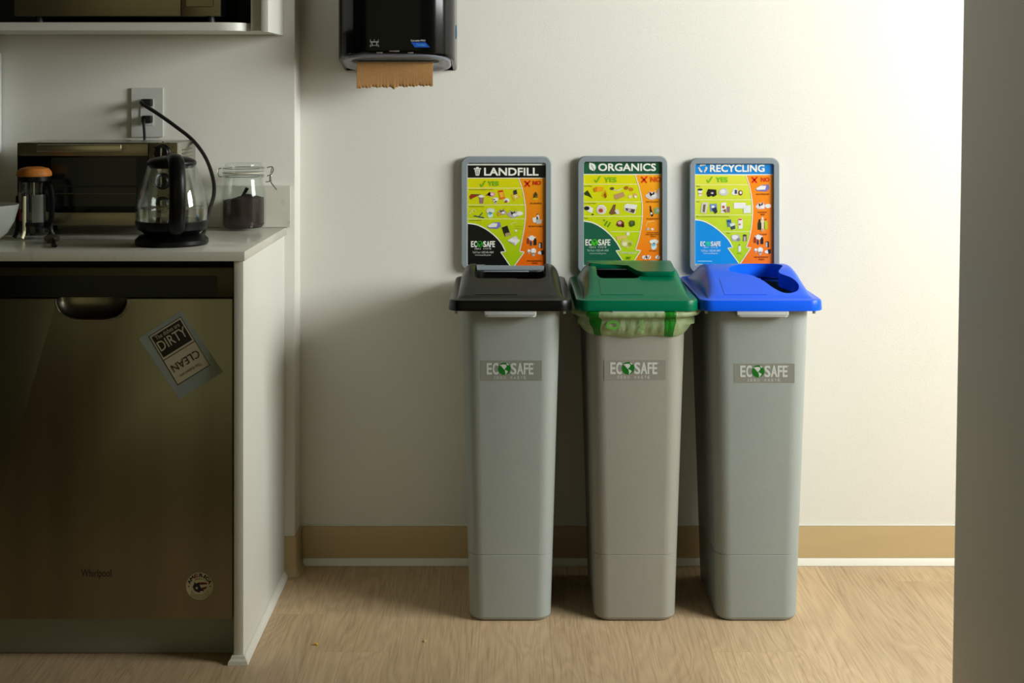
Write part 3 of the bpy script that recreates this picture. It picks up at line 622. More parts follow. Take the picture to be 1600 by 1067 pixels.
tube(bm, catmull([(fx + ca * 0.036, fy + sa * 0.036, fz(288)), (fx + ca * 0.046, fy + sa * 0.046, fz(290)), (fx + ca * 0.052, fy + sa * 0.052, fz(308)), (fx + ca * 0.052, fy + sa * 0.052, fz(335)), (fx + ca * 0.044, fy + sa * 0.044, fz(350)), (fx + ca * 0.036, fy + sa * 0.036, fz(352))], 8), 0.0065, 10); obj('handle', bm, M_black, fp)
# spoon lying towards the camera
sp = thing('spoon', 'dark wooden-headed spoon lying in front of the toaster oven', 'spoon', (P(82, 0, 3.30).x, 3.30, CT))
cB = P(81, 371.5, 3.315); bm = nb(); ball(bm, (cB.x, cB.y, CT + 0.0105), 0.0178, 0.024, 0.0098, 12); obj('spoon_bowl', bm, mat('dark_wood', (88, 74, 56), 0.55, var=0.15, vscale=40), sp)
bm = nb(); cH = P(85, 389, 3.205); tube(bm, catmull([(cB.x + (cH.x - cB.x) * k, cB.y + (3.205 - cB.y) * k, CT + z_) for k, z_ in ((0.16, 0.0125), (0.35, 0.0095), (0.65, 0.0058), (1.0, 0.0042))], 5), lambda t: 0.0035 + 0.003 * t, 10, flat=(1.0, 0.45), up=(0, 0, 1)); obj('spoon_handle', bm, M_black, sp)
# bowl at the left edge
wx, wy = -1.240, 3.318
bm = nb(); lathe(bm, wx, wy, [(0.001, b0 + 0.004), (0.034, b0 + 0.003), (0.036, b0), (0.041, b0), (0.042, b0 + 0.008), (0.060, b0 + 0.022), (0.075, b0 + 0.048), (0.0835, b0 + 0.078), (0.0855, b0 + 0.0885), (0.0835, b0 + 0.0892), (0.081, b0 + 0.078), (0.072, b0 + 0.050), (0.057, b0 + 0.027), (0.030, b0 + 0.013), (0.001, b0 + 0.012)], 56)
tag(obj('bowl', bm, mat('white_china', (218, 222, 216), 0.2), None, loc=(wx, wy, CT)), 'white china bowl on the counter at the left edge', 'bowl')
# white box on the kitchen wall, only its edge is in view
e0 = P(3, 80, KW); e1 = P(3, 242, KW)
bm = nb(); plate(bm, rrect(e0.x - 0.25, e0.x, e1.z, e0.z, 0.012), XZ(KW), 0.0005, 0.092, bev=0.004)
tag(obj('wall_box', bm, mat('white_plastic', (224, 228, 226), 0.35), None, loc=(e0.x - 0.12, KW, e1.z)), 'white rounded box mounted on the kitchen wall, at the left edge', 'wall box')

# ------------------------------------------------------------------ paper towel dispenser
dx0, dx1 = P(529.5, 0, 3.70).x, P(711.5, 0, 3.70).x; dcx = (dx0 + dx1) / 2; dhw = (dx1 - dx0) / 2; DD = 0.215
pdn = thing('towel_dispenser', 'glossy black paper towel dispenser on the back wall', 'dispenser', (dcx, BACK, 1.32))
def dplan(inset=0.0, yb=0.0, n=12):
    """front of a D-shaped plan, left to right along the front: list of (x, depth from wall)"""
    h = dhw - inset; D = DD - inset; pts = [(-h, yb)]; c0 = 0.085
    for k in range(4 * n + 1):
        a = PI - PI * k / (4 * n); ca, sa = math.cos(a), math.sin(a)
        pts.append((math.copysign(abs(ca) ** 0.62, ca) * h, c0 + (D - c0) * sa ** 0.62))
    pts.append((h, yb)); return pts
def dz(d): return 1.324 + 0.040 * (max(0, d) / DD) ** 1.1
def dring(inset, add, topz=None, yb=0.0006):
    out = []
    for x_, d in dplan(inset, yb): out.append(Vector((dcx + x_, BACK - d, (dz(d) + add) if topz is None else topz)))
    return out
bm = nb(); rings(bm, [dring(0.004, 0.000), dring(0.0008, 0.003), dring(0, 0.008), dring(0, 0, 1.60), dring(0.0, 0, 1.70), dring(0.004, 0, 1.705)], True, False, True)
rings(bm, [dring(0.004, 0.0), dring(0.010, 0.001), dring(0.010, 0.03)], True); fixn(bm); obj('cover', bm, M_gblack, pdn, angle=40)
M_tray = mat('smoky_tray', (120, 124, 134), 0.22)
def tring(e, add): return [Vector((dcx + u, v, dz(BACK - v) + add)) for u, v in rrect(-dhw + 0.011 + e, dhw - 0.011 - e, BACK - DD + 0.011 + e, BACK - 0.010 - e, 0.075 - e, 10)]
bm = nb(); rings(bm, [tring(0, 0.014), tring(0.0005, -0.002), tring(0.003, -0.0055), tring(0.009, -0.0065), tring(0.020, -0.0050), tring(0.022, -0.0030)], True, True, True); fixn(bm); obj('bottom_tray', bm, M_tray, pdn, angle=50)
bm = nb(); PY = 3.665; s0, s1 = P(550, 0, PY).x, P(686, 0, PY).x; zs = dz(BACK - PY)
slot = [(a, b) for a, b in rrect(s0, s1, PY - 0.014, PY + 0.014, 0.0135)]
bm = nb(); rings(bm, [[Vector((a, b, dz(BACK - b) - 0.0050)) for a, b in slot], [Vector((a, b, dz(BACK - b) - 0.0062)) for a, b in slot]], True, True, True); fixn(bm); obj('paper_slot', bm, M_matblack, pdn)
FY = BACK - DD
for a, b, py in ((608, 624, 80), (588, 598, 82.5), (637, 646, 82.5)):
    bm = nb(); p0 = P(a, py, FY); p1 = P(b, py, FY); box(bm, p0.x, p1.x, FY - 0.002, FY - 0.0002, p0.z - 0.0015, p0.z + 0.0015, bev=0.0006); obj('front_clip', bm, mat('grey_clip', (120, 112, 110), 0.4), pdn)
q = 130 / 1600.0
pr = Print(lambda u, v, l: P(570 + u * q, 50 + v * q, FY) + Vector((0, -0.0006 - 0.0003 * l, 0)))
pr.poly([(890, 198), (1165, 198), (1255, 295), (960, 295)], (22, 84, 190), 0)
pr.tbox('Tandem', 985, 226, 1172, 266, (90, 190, 235), 1, 0.01); pr.tbox('Cascades PRO', 885, 148, 1165, 180, (220, 224, 222), 1, 0.01)
pr.build('brand_badge', pdn)
pr = Print(lambda u, v, l: P(570 + u * q, 50 + v * q, FY) + Vector((0, -0.0006 - 0.0003 * l, 0)))
gi = (150, 158, 152)
pr.rect(100, 180, 270, 200, gi); pr.rect(178, 140, 188, 185, gi)
pr.poly([(100, 140), (106, 140), (120, 182), (110, 182)], gi); pr.poly([(262, 140), (268, 140), (258, 182), (250, 182)], gi)
for sgn in (-1, 1):
    c_ = 185 + sgn * 52; pr.stroke([(c_, 200), (c_ - sgn * 12, 235), (c_ - sgn * 8, 268)], 14, gi); pr.stroke([(c_ + sgn * 14, 225), (c_ + sgn * 20, 255), (c_ + sgn * 40, 275)], 8, gi); pr.stroke([(c_ + sgn * 5, 255), (c_ + sgn * 25, 290)], 7, gi)
pr.rect(150, 255, 222, 264, gi); pr.build('towel_icon', pdn)
bm = nb(); cb = (dcx + dhw, BACK - 0.075, P(0, 50, 3.735).z)
rings(bm, [[Vector((cb[0] + d, cb[1] + r_ * 0.8 * math.cos(2 * PI * j / 24), cb[2] + r_ * 1.3 * math.sin(2 * PI * j / 24))) for j in range(24)] for r_, d in ((0.014, 0.0002), (0.014, 0.0016), (0.010, 0.003))], True, True, True); fixn(bm); obj('side_button', bm, mat('steel_blue', (60, 96, 122), 0.3), pdn)
# brown paper sheet
px0, px1 = P(557.5, 0, PY).x, P(676.5, 0, PY).x; bm = nb(); rows = []; nn = 240
for i in range(8):
    row = []
    for j in range(nn + 1):
        u = j / nn; xx = px0 + (px1 - px0) * u
        zb_ = P(0, 137.5 - 3.4 * u + 0.7 * math.sin(u * 52) + 0.5 * math.sin(u * 143 + 1) + 0.4 * math.sin(u * 21), PY).z
        if 0.44 < u < 0.52: zb_ -= 0.006 * math.sin((u - 0.44) / 0.08 * PI)
        ztp = dz(BACK - PY) - 0.007; z = ztp + (zb_ - ztp) * i / 7
        row.append(Vector((xx, PY + 0.00016 * math.sin(u * 330) + 0.006 * (i / 7) ** 2 * math.sin(u * PI * 1.0) - 0.004 * i / 7, z)))
    rows.append(row)
rings(bm, rows, False)
o = obj('paper_towel', bm, mat('kraft_paper', (172, 128, 76), 0.8, var=0.08, vscale=160), None, loc=(dcx, PY, 1.3), angle=60)
md = o.modifiers.new('thickness', 'SOLIDIFY'); md.thickness = 0.0004
tag(o, 'torn brown paper towel hanging from the black dispenser', 'paper towel')

# ------------------------------------------------------------------ the three bins
LY0, LY1 = 3.335, 3.786; RIMZ0, RIMZ1 = 0.752, 0.778
HPN = [(0.0, 0.0), (0.016, 0.0), (0.028, 0.006), (0.05, 0.0135), (0.09, 0.0265), (0.135, 0.0395), (0.175, 0.051), (0.215, 0.0565), (0.26, 0.055), (0.31, 0.046), (0.36, 0.029), (0.40, 0.013), (0.43, 0.0), (0.46, 0.0)]
def hp(y):
    for (a, u), (b, v) in zip(HPN, HPN[1:]):
        if y <= b:
            i = HPN.index((a, u)); t = (y - a) / (b - a)
            um = HPN[max(i - 1, 0)]; vp = HPN[min(i + 2, len(HPN) - 1)]
            m0 = (v - um[1]) / max(1e-6, b - um[0]) * (b - a); m1 = (vp[1] - u) / max(1e-6, vp[0] - a) * (b - a)
            return max(0, (2 * t ** 3 - 3 * t * t + 1) * u + (t ** 3 - 2 * t * t + t) * m0 + (-2 * t ** 3 + 3 * t * t) * v + (t ** 3 - t * t) * m1)
    return 0.0
DHW = 0.1255
def dome(x, y):
    t = max(0.0, (abs(x) - 0.094) / (DHW - 0.094)); t = min(1, t)
    return hp(y) * (1 - t ** 2.4) ** 0.55
XS = [-DHW + 0.0005 * 0] 
def xgrid():
    g = [0.094 + (DHW - 0.094) * (1 - (1 - k / 12) ** 1.6) for k in range(1, 13)]
    return [-v for v in reversed(g)] + [-0.094 + 0.188 * k / 16 for k in range(17)] + g
def dome_bm(cx):
    bm = nb(); ys = [0.012 + 0.426 * k / 60 for k in range(61)]
    rows = [[Vector((cx + x, LY0 + y, RIMZ1 - 0.0006 + dome(x, y))) for x in xgrid()] for y in ys]
    rings(bm, rows, False); fixn(bm)
    if sum(f.normal.z for f in bm.faces) < 0: bmesh.ops.reverse_faces(bm, faces=list(bm.faces))
    return bm
def prism(cx, pts, z0, z1):
    bm = nb(); rings(bm, [[Vector((cx + x, LY0 + y, z0)) for x, y in pts], [Vector((cx + x, LY0 + y, z1)) for x, y in pts]], True, True, True); return fixn(bm)
def yf(z): return 3.40 - 0.040 * z / 0.752           # front face of the body
def make_bin(kind, cx, label, m_body, m_lid, lid_label, hole):
    t = thing('waste_bin', label, 'bin', (cx, 3.57, 0), 'slim waste bins in a row')
    # body
    secs = []
    for z, ins in ((0.0006, 0.012), (0.003, 0.004), (0.010, 0.0), (0.1605, 0.0), (0.1612, 0.0009), (0.1626, 0.0009), (0.1633, 0.0), (0.40, 0.0), (0.60, 0.0), (0.72, 0.0), (0.766, 0.0)):
        k = z / 0.752; hw = 0.0972 + 0.0215 * k - ins
        secs.append([Vector((cx + x, y, z)) for x, y in rrect(-hw, hw, yf(z) + ins, 3.735 + 0.035 * k - ins, 0.036 + 0.008 * k, 8)])
    bm = nb(); inner = []
    for z in (0.766, 0.60, 0.30, 0.02):
        k = z / 0.752; hw = 0.0972 + 0.0215 * k - 0.004
        inner.append([Vector((cx + x, y, z)) for x, y in rrect(-hw, hw, yf(z) + 0.004, 3.731 + 0.035 * k, 0.034 + 0.008 * k, 8)])
    rings(bm, secs + inner, True, True, True); fixn(bm); obj('body', bm, m_body, t, angle=25)
    # grip under the rim, and the lid clips
    bm = nb(); gp = rrect(cx - 0.061, cx + 0.061, 3.330, yf(0.745) - 0.0002, 0.010, 5)
    plate(bm, gp, lambda u, v, d: Vector((u, v, d)), 0.7385, 0.7435, bev=0.0018)
    plate(bm, rrect(cx - 0.061, cx + 0.061, 3.330, 3.336, 0.0029, 4), lambda u, v, d: Vector((u, v, d)), 0.7437, 0.7515)
    obj('grip', bm, mat('grip_plastic', (176, 180, 178), 0.35), t)
    for sx in (-1, 1):
        bm = nb(); box(bm, cx + sx * 0.128 - 0.0035, cx + sx * 0.128 + 0.0035, 3.365, 3.372, 0.741, 0.7515, bev=0.0015); obj('lid_clip', bm, m_body, t)
    # lid: rim, dome with its opening, lip of the opening
    lt = []
    for z, ins in ((0.752, 0.004), (0.752, 0.0005), (0.7545, 0.0), (0.771, 0.001), (0.776, 0.003), (0.778, 0.008), (0.778, 0.026)):
        lt.append([Vector((cx + x, y, z)) for x, y in rrect(-0.146 + ins, 0.146 - ins, LY0 + ins, LY1 - ins, max(0.012, 0.034 - ins), 8)])
    lt = [[Vector((cx + x, y, 0.768)) for x, y in rrect(-0.140, 0.140, LY0 + 0.006, LY1 - 0.006, 0.03, 8)]] + lt
    bm = nb(); rings(bm, lt, True); fixn(bm); lid = obj('lid', bm, m_lid, t, angle=40)
    lid['label'] = lid_label
    bm = cut(dome_bm(cx), prism(cx, hole, 0.70, 0.90), solid=0.003)
    obj('lid_dome', bm, m_lid, lid, angle=40)
    bm = nb(); rings(bm, [[Vector((cx + x, LY0 + y, RIMZ1 - 0.0008 + dome(x, y))) for x, y in hole], [Vector((cx + x * 0.985, LY0 + y, RIMZ1 + dome(x, y) - 0.034)) for x, y in hole]], True); fixn(bm); obj('opening_lip', bm, m_lid, lid, angle=40)
    # faint raised panel on the front slope
    bm = nb(); top = []; bot = []
    for k in range(9):
        y = 0.034 + 0.086 * k / 8; top.append([Vector((cx + x, LY0 + y, RIMZ1 - 0.0006 + dome(x, y) + 0.0009)) for x in [-0.084 + 0.0125 * j for j in range(9)]])
    rings(bm, top, False); fixn(bm)
    if sum(f_.normal.z for f_ in bm.faces) < 0: bmesh.ops.reverse_faces(bm, faces=list(bm.faces))
    bmesh.ops.solidify(bm, geom=list(bm.faces), thickness=0.0012); obj('raised_panel', bm, m_lid, lid, angle=30)
    return t
def rounded(pts, r=0.015):
    return curve2(pts, 5)
slot_hole = [(a, b) for a, b in rrect(-0.087, 0.087, 0.119, 0.388, 0.022, 6)]
green_hole = [(0.087, 0.366), (0.080, 0.383), (0.065, 0.388), (-0.065, 0.388), (-0.080, 0.383), (-0.087, 0.366), (-0.087, 0.141), (-0.080, 0.125), (-0.065, 0.119), (-0.004, 0.119), (0.012, 0.126), (0.020, 0.142), (0.030, 0.156), (0.048, 0.160), (0.065, 0.160), (0.080, 0.166), (0.087, 0.180)]
flow = [(-0.054, 0.176), (-0.028, 0.152), (-0.002, 0.140), (0.0206, 0.108), (0.0375, 0.070), (0.0615, 0.043), (0.090, 0.052), (0.102, 0.085), (0.093, 0.125), (0.068, 0.155), (0.078, 0.185), (0.086, 0.215), (0.06, 0.252), (0.02, 0.256), (-0.02, 0.228)]
blue_hole = [(p.x, p.y) for p in catmull([(a, b, 0) for a, b in flow], 5, True)]
CX1, CX2, CX3 = -0.004, 0.295, 0.5875
b1 = make_bin('landfill', CX1, 'slim grey bin with black open-top lid and landfill sign', M_grey, M_lidk, 'black lid with wide opening', slot_hole)
b2 = make_bin('organics', CX2, 'slim grey bin with green flap lid and organics sign', M_greyw, M_lidg, 'green lid with hinged flap', green_hole)
b3 = make_bin('recycling', CX3, 'slim grey bin with blue lid and recycling sign', M_greyb, M_lidb, 'blue lid with slot and round opening', blue_hole)
# flap on the green lid
fl = curve2([(-0.098, 0.212), (-0.06, 0.208), (-0.022, 0.207)], 3) + curve2([(-0.008, 0.198), (0.004, 0.160), (0.014, 0.135)], 4) + curve2([(0.026, 0.128), (0.06, 0.127), (0.094, 0.129), (0.103, 0.140), (0.105, 0.17), (0.105, 0.25), (0.104, 0.33), (0.098, 0.385), (0.088, 0.398), (0.0, 0.400), (-0.088, 0.398), (-0.098, 0.385), (-0.104, 0.33), (-0.104, 0.25), (-0.103, 0.225)], 3)
bm = nb()
def flz(y): return RIMZ1 + 0.0625 - 0.012 * max(0, (0.24 - y) / 0.11) - 0.040 * max(0, (y - 0.26) / 0.14) ** 1.3
rings(bm, [[Vector((CX2 + x * 0.97, LY0 + y + 0.003, flz(y) - 0.011)) for x, y in fl], [Vector((CX2 + x, LY0 + y, flz(y) - 0.0035)) for x, y in fl], [Vector((CX2 + x, LY0 + y, flz(y) - 0.0008)) for x, y in fl], [Vector((CX2 + x * 0.992, LY0 + 0.002 + y * 0.992, flz(y))) for x, y in fl]], True, False, False)
ins = [(x * 0.992, 0.002 + y * 0.992) for x, y in fl]; nF = 24; grid_y = [0.131 + (0.398 - 0.131) * k / nF for k in range(nF + 1)]
def span(y):                                   # left and right edge of the flap outline at depth y
    xs = []
    for (xa, ya), (xb, yb) in zip(ins, ins[1:] + ins[:1]):
        if (ya - y) * (yb - y) <= 0 and abs(yb - ya) > 1e-9: xs.append(xa + (xb - xa) * (y - ya) / (yb - ya))
    return (min(xs), max(xs)) if len(xs) > 1 else None
rowsF = []
for y in grid_y:
    sp_ = span(y)
    if sp_: rowsF.append([Vector((CX2 + sp_[0] + (sp_[1] - sp_[0]) * k / 10, LY0 + y, flz(y))) for k in range(11)])
rings(bm, rowsF, False); fixn(bm)
obj('flap', bm, M_lidg, [c for c in b2.children if c.name.startswith('lid') and 'label' in c.keys()][0], angle=40)

# stickers with the logo on the bin fronts
def globe(pr, u, v, r, land, sea, l):
    pr.ell(u, v, r, r, sea, l, 32)
    S = r / 124.0; f = lambda pts: [(u + (a - 642) * S, v + (b - 350) * S) for a, b in pts]
    pr.poly(f([(545, 280), (600, 262), (660, 262), (690, 290), (672, 330), (645, 352), (655, 378), (640, 368), (618, 345), (596, 322), (580, 298)]), land, l + 1)
    pr.poly(f([(650, 372), (690, 385), (714, 405), (695, 435), (672, 460), (658, 472), (662, 430), (652, 400)]), land, l + 1)
    pr.poly(f([(672, 248), (700, 240), (726, 262), (724, 282), (704, 276)]), land, l + 1)
def logo(pr, u0, v0, u1, v1, letters, sea, l=1, land=None, sub=None):
    """the wordmark fitted to the box, globe as its third letter"""
    W = u1 - u0; H = (v1 - v0)
    X = lambda t: u0 + W * t
    bl = 0.03
    pr.tbox('E', X(0.0), v0, X(0.10), v0 + H * 0.72, letters, l, bl); pr.tbox('C', X(0.125), v0 - H * .01, X(0.235), v0 + H * 0.73, letters, l, bl)
    globe(pr, X(0.372), v0 + H * 0.36, H * 0.385, land or letters, sea, l)
    for ch, a, b in (('S', 0.51, 0.625), ('A', 0.645, 0.77), ('F', 0.79, 0.875), ('E', 0.895, 0.985)): pr.tbox(ch, X(a), v0, X(b), v0 + H * 0.72, letters, l, bl)
    z = 'ZERO WASTE'
    for k, ch in enumerate(z):
        if ch != ' ': pr.tbox(ch, X(0.14 + 0.072 * k), v0 + H * 0.83, X(0.14 + 0.072 * k + 0.047), v0 + H * 1.0, sub or letters, l, 0.0)
    pr.ell(X(1.012), v0 + H * 0.04, W * 0.010, W * 0.010, letters, l, 8)
nrm = Vector((0, -0.752, -0.040)).normalized()
for t, (u0, v0, u1, v1), (a, b, c, d), tilt in ((b1, (751, 563, 846.5, 594.5), (761, 567, 834, 592), 0), (b2, (944, 562.5, 1040, 593.5), (954, 566, 1027.5, 591.5), 0), (b3, (1147, 568, 1241.5, 598), (1157, 571, 1231, 596), 0)):
    fn = lambda u, v, l: on_plane(u, v, (0, yf(0.6), 0.6), nrm) + nrm * (0.0004 + 0.00025 * l)
    bm = nb(); plate(bm, [(u0, v1), (u1, v1), (u1, v0), (u0, v0)], lambda u, v, dd: on_plane(u, v, (0, yf(0.6), 0.6), nrm) + nrm * dd, 0.0001, 0.0004)
    s = obj('logo_sticker', bm, mat('clear_sticker', (128, 130, 122), 0.3) if t is not b2 else mat('clear_sticker_warm', (134, 131, 121), 0.32), t, smooth=False); s['label'] = 'grey logo sticker with a green globe'
    pr = Print(fn); logo(pr, a, b, c, d, (186, 192, 186), (14, 104, 28), 1)
    pr.build('logo_lettering', s)

# signs: frame and printed poster, traced in the crop coordinates of each sign
lime_l = gradient_ink('lime_print_a', (226, 214, 0), (156, 196, 6)); lime_o = gradient_ink('lime_print_b', (232, 220, 0), (170, 208, 16)); lime_r = gradient_ink('lime_print_c', (226, 222, 66), (168, 210, 10))
or_l = gradient_ink('orange_print_a', (238, 158, 12), (228, 100, 6)); or_o = gradient_ink('orange_print_b', (250, 178, 26), (246, 122, 12)); or_r = gradient_ink('orange_print_c', (244, 146, 16), (246, 118, 14))
WH = (236, 238, 226)
FRY = 3.788                                    # front face of the sign frames
def sign(t, crop, outer, inner, bottom):
    x0, y0, w_, cwid = crop; k = w_ / cwid
    to_px = lambda u, v: (x0 + u * k, y0 + v * k)
    def PX(u, v, Y): a, b = to_px(u, v); return P(a, b, Y)
    o0 = PX(outer[0], outer[1], FRY); o1 = PX(outer[2], bottom, FRY); i0 = PX(inner[0], inner[1], FRY); i1 = PX(inner[2], inner[3], FRY)
    oo = rrect(o0.x, o1.x, o1.z, o0.z, 0.020, 7); ii = rrect(i0.x, i1.x, i1.z, i0.z, 0.006, 7)
    bm = nb(); f = XZ(FRY)
    sh = lambda pts, e: [((u - (o0.x + o1.x) / 2) * (1 + e) + (o0.x + o1.x) / 2, (v - (o0.z + o1.z) / 2) * (1 + e) + (o0.z + o1.z) / 2) for u, v in pts]
    rings(bm, [[f(u, v, d) for u, v in pts] for pts, d in ((sh(ii, -0.002), -0.0085), (sh(ii, 0.0), -0.002), (sh(ii, 0.012), 0.0), (sh(oo, -0.016), 0.0), (oo, -0.003), (oo, -0.0125))], True, False, True)
    bm.faces.new([bm.verts.new(f(u, v, -0.009)) for u, v in sh(ii, 0.03)])
    fixn(bm); fr = obj('sign_frame', bm, M_frame, t, angle=40)
    # post that fixes the sign to the back of the bin
    bm = nb(); box(bm, (o0.x + o1.x) / 2 - 0.06, (o0.x + o1.x) / 2 + 0.06, 3.7875, 3.7935, 0.70, o1.z - 0.0005, bev=0.001); obj('sign_bracket', bm, M_frame, t)
    return fr, Print(lambda u, v, l: PX(u, v, FRY) + Vector((0, 0.0082 - 0.00030 * l, 0)))
def poster_common(pr, R, hdr, hdr_col, lime, orange, corner_col, edge, arrow, rows, corner, sep_x):
    """edge: curve between lime and orange; arrow: its point; corner: curve of the coloured lower-left corner"""
    L_, T_, R_, B_ = R
    pr.rect(L_ - 6, T_ - 14, R_ + 3, B_ + 3, WH, 0)
    pr.rect(L_, T_, R_, hdr, hdr_col, 1)
    e = curve2(edge); c = curve2(corner)
    pr.poly([(L_, B_)] + [(arrow[1][0], B_)] + list(reversed(arrow[1:3])) [:0] + [arrow[1], arrow[2], arrow[3]] + list(reversed(c)), corner_col, 1)
    pr.poly(list(reversed([(R_, hdr + 6), (R_, B_), arrow[0], arrow[-1]] + list(reversed(e)))), orange, 1)
    pr.poly([(L_, hdr + 6)] + [(L_, c[0][1])] + c + [arrow[3], arrow[2], arrow[1], arrow[0], arrow[-1]] + list(reversed(e)), lime, 1)
    pr.stroke(e, 7, WH, 3); pr.stroke(c, 9, WH, 3)
    for a, b in ((c[-1], arrow[2]), (arrow[2], arrow[1]), (arrow[0], arrow[-1]), (arrow[-1], e[-1])): pr.stroke([a, b], 7, WH, 3)
    for v, xe in zip(rows, sep_x): pr.stroke([(L_ if xe[0] is None else xe[0], v), (xe[1], v)], 4, (240, 240, 190), 2)
def check(pr, u, v, s, c, l=3): pr.poly([(u, v + 0.55 * s), (u + 0.16 * s, v + 0.5 * s), (u + 0.36 * s, v + 0.75 * s), (u + 0.8 * s, v), (u + 1.05 * s, v + 0.02 * s), (u + 0.45 * s, v + 1.0 * s), (u + 0.2 * s, v + 0.98 * s)], c, l)
def cross(pr, u, v, s, c, l=3):
    pr.stroke([(u, v + 0.05 * s), (u + 0.85 * s, v + s)], 0.26 * s, c, l); pr.stroke([(u + 0.92 * s, v), (u, v + 0.98 * s)], 0.26 * s, c, l)
W1 = (232, 230, 226); W2 = (190, 184, 182); K1 = (30, 28, 26); PURP = (120, 118, 180)
def cup(pr, u, v, s, c, lid): pr.poly([(u - .4 * s, v - .5 * s), (u + .4 * s, v - .5 * s), (u + .28 * s, v + .6 * s), (u - .28 * s, v + .6 * s)], c, 3); pr.ell(u, v - .55 * s, .46 * s, .2 * s, lid, 4)
def bag(pr, u, v, s, c, sd): pr.blob(u, v + .15 * s, s, .62 * s, c, 3, sd, 15); pr.poly([(u - .5 * s, v - .6 * s), (u, v - .1 * s), (u + .5 * s, v - .75 * s), (u + .2 * s, v + .2 * s), (u - .25 * s, v + .2 * s)], c, 3); pr.blob(u + .25 * s, v + .2 * s, .45 * s, .28 * s, W1, 4, sd + 1)
def bulb(pr, u, v, s): pr.ell(u, v, .5 * s, .5 * s, W1, 3); pr.rect(u - .22 * s, v + .35 * s, u + .22 * s, v + .95 * s, W2, 3); pr.ell(u - .1 * s, v - .1 * s, .2 * s, .25 * s, (250, 250, 246), 4)
def battery(pr, u, v, s): pr.rect(u - .35 * s, v - .6 * s, u + .1 * s, v + .6 * s, W2, 3); pr.rect(u + .05 * s, v - .6 * s, u + .4 * s, v + .7 * s, K1, 3); pr.rect(u - .35 * s, v - .7 * s, u + .3 * s, v - .5 * s, K1, 4)
def foam(pr, u, v, s): pr.poly([(u - s, v + .1 * s), (u - .3 * s, v - .4 * s), (u + .8 * s, v - .5 * s), (u + .95 * s, v + .1 * s), (u + .4 * s, v + .5 * s), (u - .8 * s, v + .4 * s)], PURP, 3); pr.poly([(u - s, v + .05 * s), (u - .3 * s, v - .35 * s), (u + .45 * s, v - .3 * s), (u + .3 * s, v + .2 * s), (u - .8 * s, v + .25 * s)], W1, 4)
def bottle(pr, u, v, s, c, cap): pr.poly([(u - .3 * s, v + s), (u + .3 * s, v + s), (u + .3 * s, v - .1 * s), (u + .1 * s, v - .5 * s), (u - .1 * s, v - .5 * s), (u - .3 * s, v - .1 * s)], c, 3); pr.rect(u - .13 * s, v - .75 * s, u + .13 * s, v - .5 * s, cap, 4)
def hazard(pr, u, v):
    bottle(pr, u - 40, v - 30, 34, (150, 50, 30), W1); pr.ell(u - 10, v - 45, 24, 22, W1, 3); bottle(pr, u + 18, v - 26, 40, K1, W1); bottle(pr, u - 16, v - 8, 26, (40, 60, 90), (180, 60, 30)); battery(pr, u + 62, v + 16, 36)
    bulb(pr, u - 34, v + 62, 26); bulb(pr, u + 4, v + 62, 46); pr.ell(u + 62, v + 78, 22, 14, W1, 3); pr.poly([(u + 66, v + 60), (u + 92, v + 54), (u + 94, v + 90), (u + 74, v + 96)], K1, 4)

# --- landfill
fr, pr = sign(b1, (690, 230, 190, 1014), (163, 78, 916, 0), (214, 134, 868, 990), 1030)
edge = [(642, 262), (672, 345), (693, 450), (701, 535), (694, 640), (672, 770), (650, 872)]
arrow = [(608, 990), (570, 990), (492, 876), (534, 876), (690, 876)]
poster_common(pr, (217, 152, 867, 988), 256, (12, 12, 12), lime_l, or_l, (10, 10, 10), edge, arrow, (343, 483, 600), [(217, 637), (290, 648), (370, 685), (445, 742), (500, 806), (534, 874)], ((None, 666), (None, 695), (None, 697)))
pr.tbox('LANDFILL', 356, 172, 806, 238, WH, 3, 0.035)
pr.poly([(275, 190), (322, 190), (312, 238), (284, 238)], WH, 3); pr.rect(268, 176, 328, 186, WH, 3); pr.rect(287, 166, 309, 177, WH, 3)
for u in (287, 296, 305): pr.rect(u, 195, u + 3, 232, (12, 12, 12), 4)
check(pr, 316, 280, 52, (110, 172, 20)); pr.tbox('YES', 388, 284, 476, 324, (120, 180, 24), 3, 0.055)
cross(pr, 694, 280, 50, (206, 26, 20)); pr.tbox('NO', 762, 280, 828, 318, (200, 44, 12), 3, 0.055)
for s_, u0, v0, u1 in (('Non-Recyclable Packaging & Containers', 228, 350, 432), ('Non-Recyclable Plastics', 228, 491, 354), ('Disposables & Rubber', 230, 607, 333)): pr.tbox(s_, u0, v0, u1, v0 + 12, (50, 56, 6), 3)
pr.poly([(230, 415), (245, 392), (330, 394), (275, 420), (240, 437)], (150, 50, 20), 3); pr.poly([(255, 392), (330, 393), (285, 405)], (90, 84, 60), 4)
cup(pr, 332, 440, 52, (150, 110, 116), W1); pr.ell(415, 395, 30, 20, (214, 150, 160), 3); pr.poly([(366, 405), (400, 375), (430, 410)], (150, 70, 70), 3); pr.ell(420, 394, 14, 12, (240, 200, 205), 4)
pr.blob(447, 440, 28, 22, W1, 3, 4); pr.poly([(425, 436), (447, 430), (440, 446)], (130, 40, 50), 4); pr.ell(452, 462, 10, 14, W2, 3)
pr.poly([(470, 365), (512, 357), (530, 430), (487, 440)], (224, 110, 20), 3); pr.poly([(478, 380), (512, 374), (520, 415), (488, 422)], (240, 180, 50), 4); pr.rect(476, 362, 510, 372, (200, 40, 20), 4)
pr.blob(545, 446, 30, 22, W1, 3, 9); pr.ell(538, 454, 12, 11, (150, 80, 70), 4)
pr.poly([(580, 400), (610, 375), (668, 415), (605, 450)], (222, 186, 50), 3); pr.poly([(600, 362), (625, 355), (632, 390), (600, 400)], (52, 50, 66), 4); pr.poly([(600, 398), (640, 410), (615, 430)], (226, 208, 160), 4)
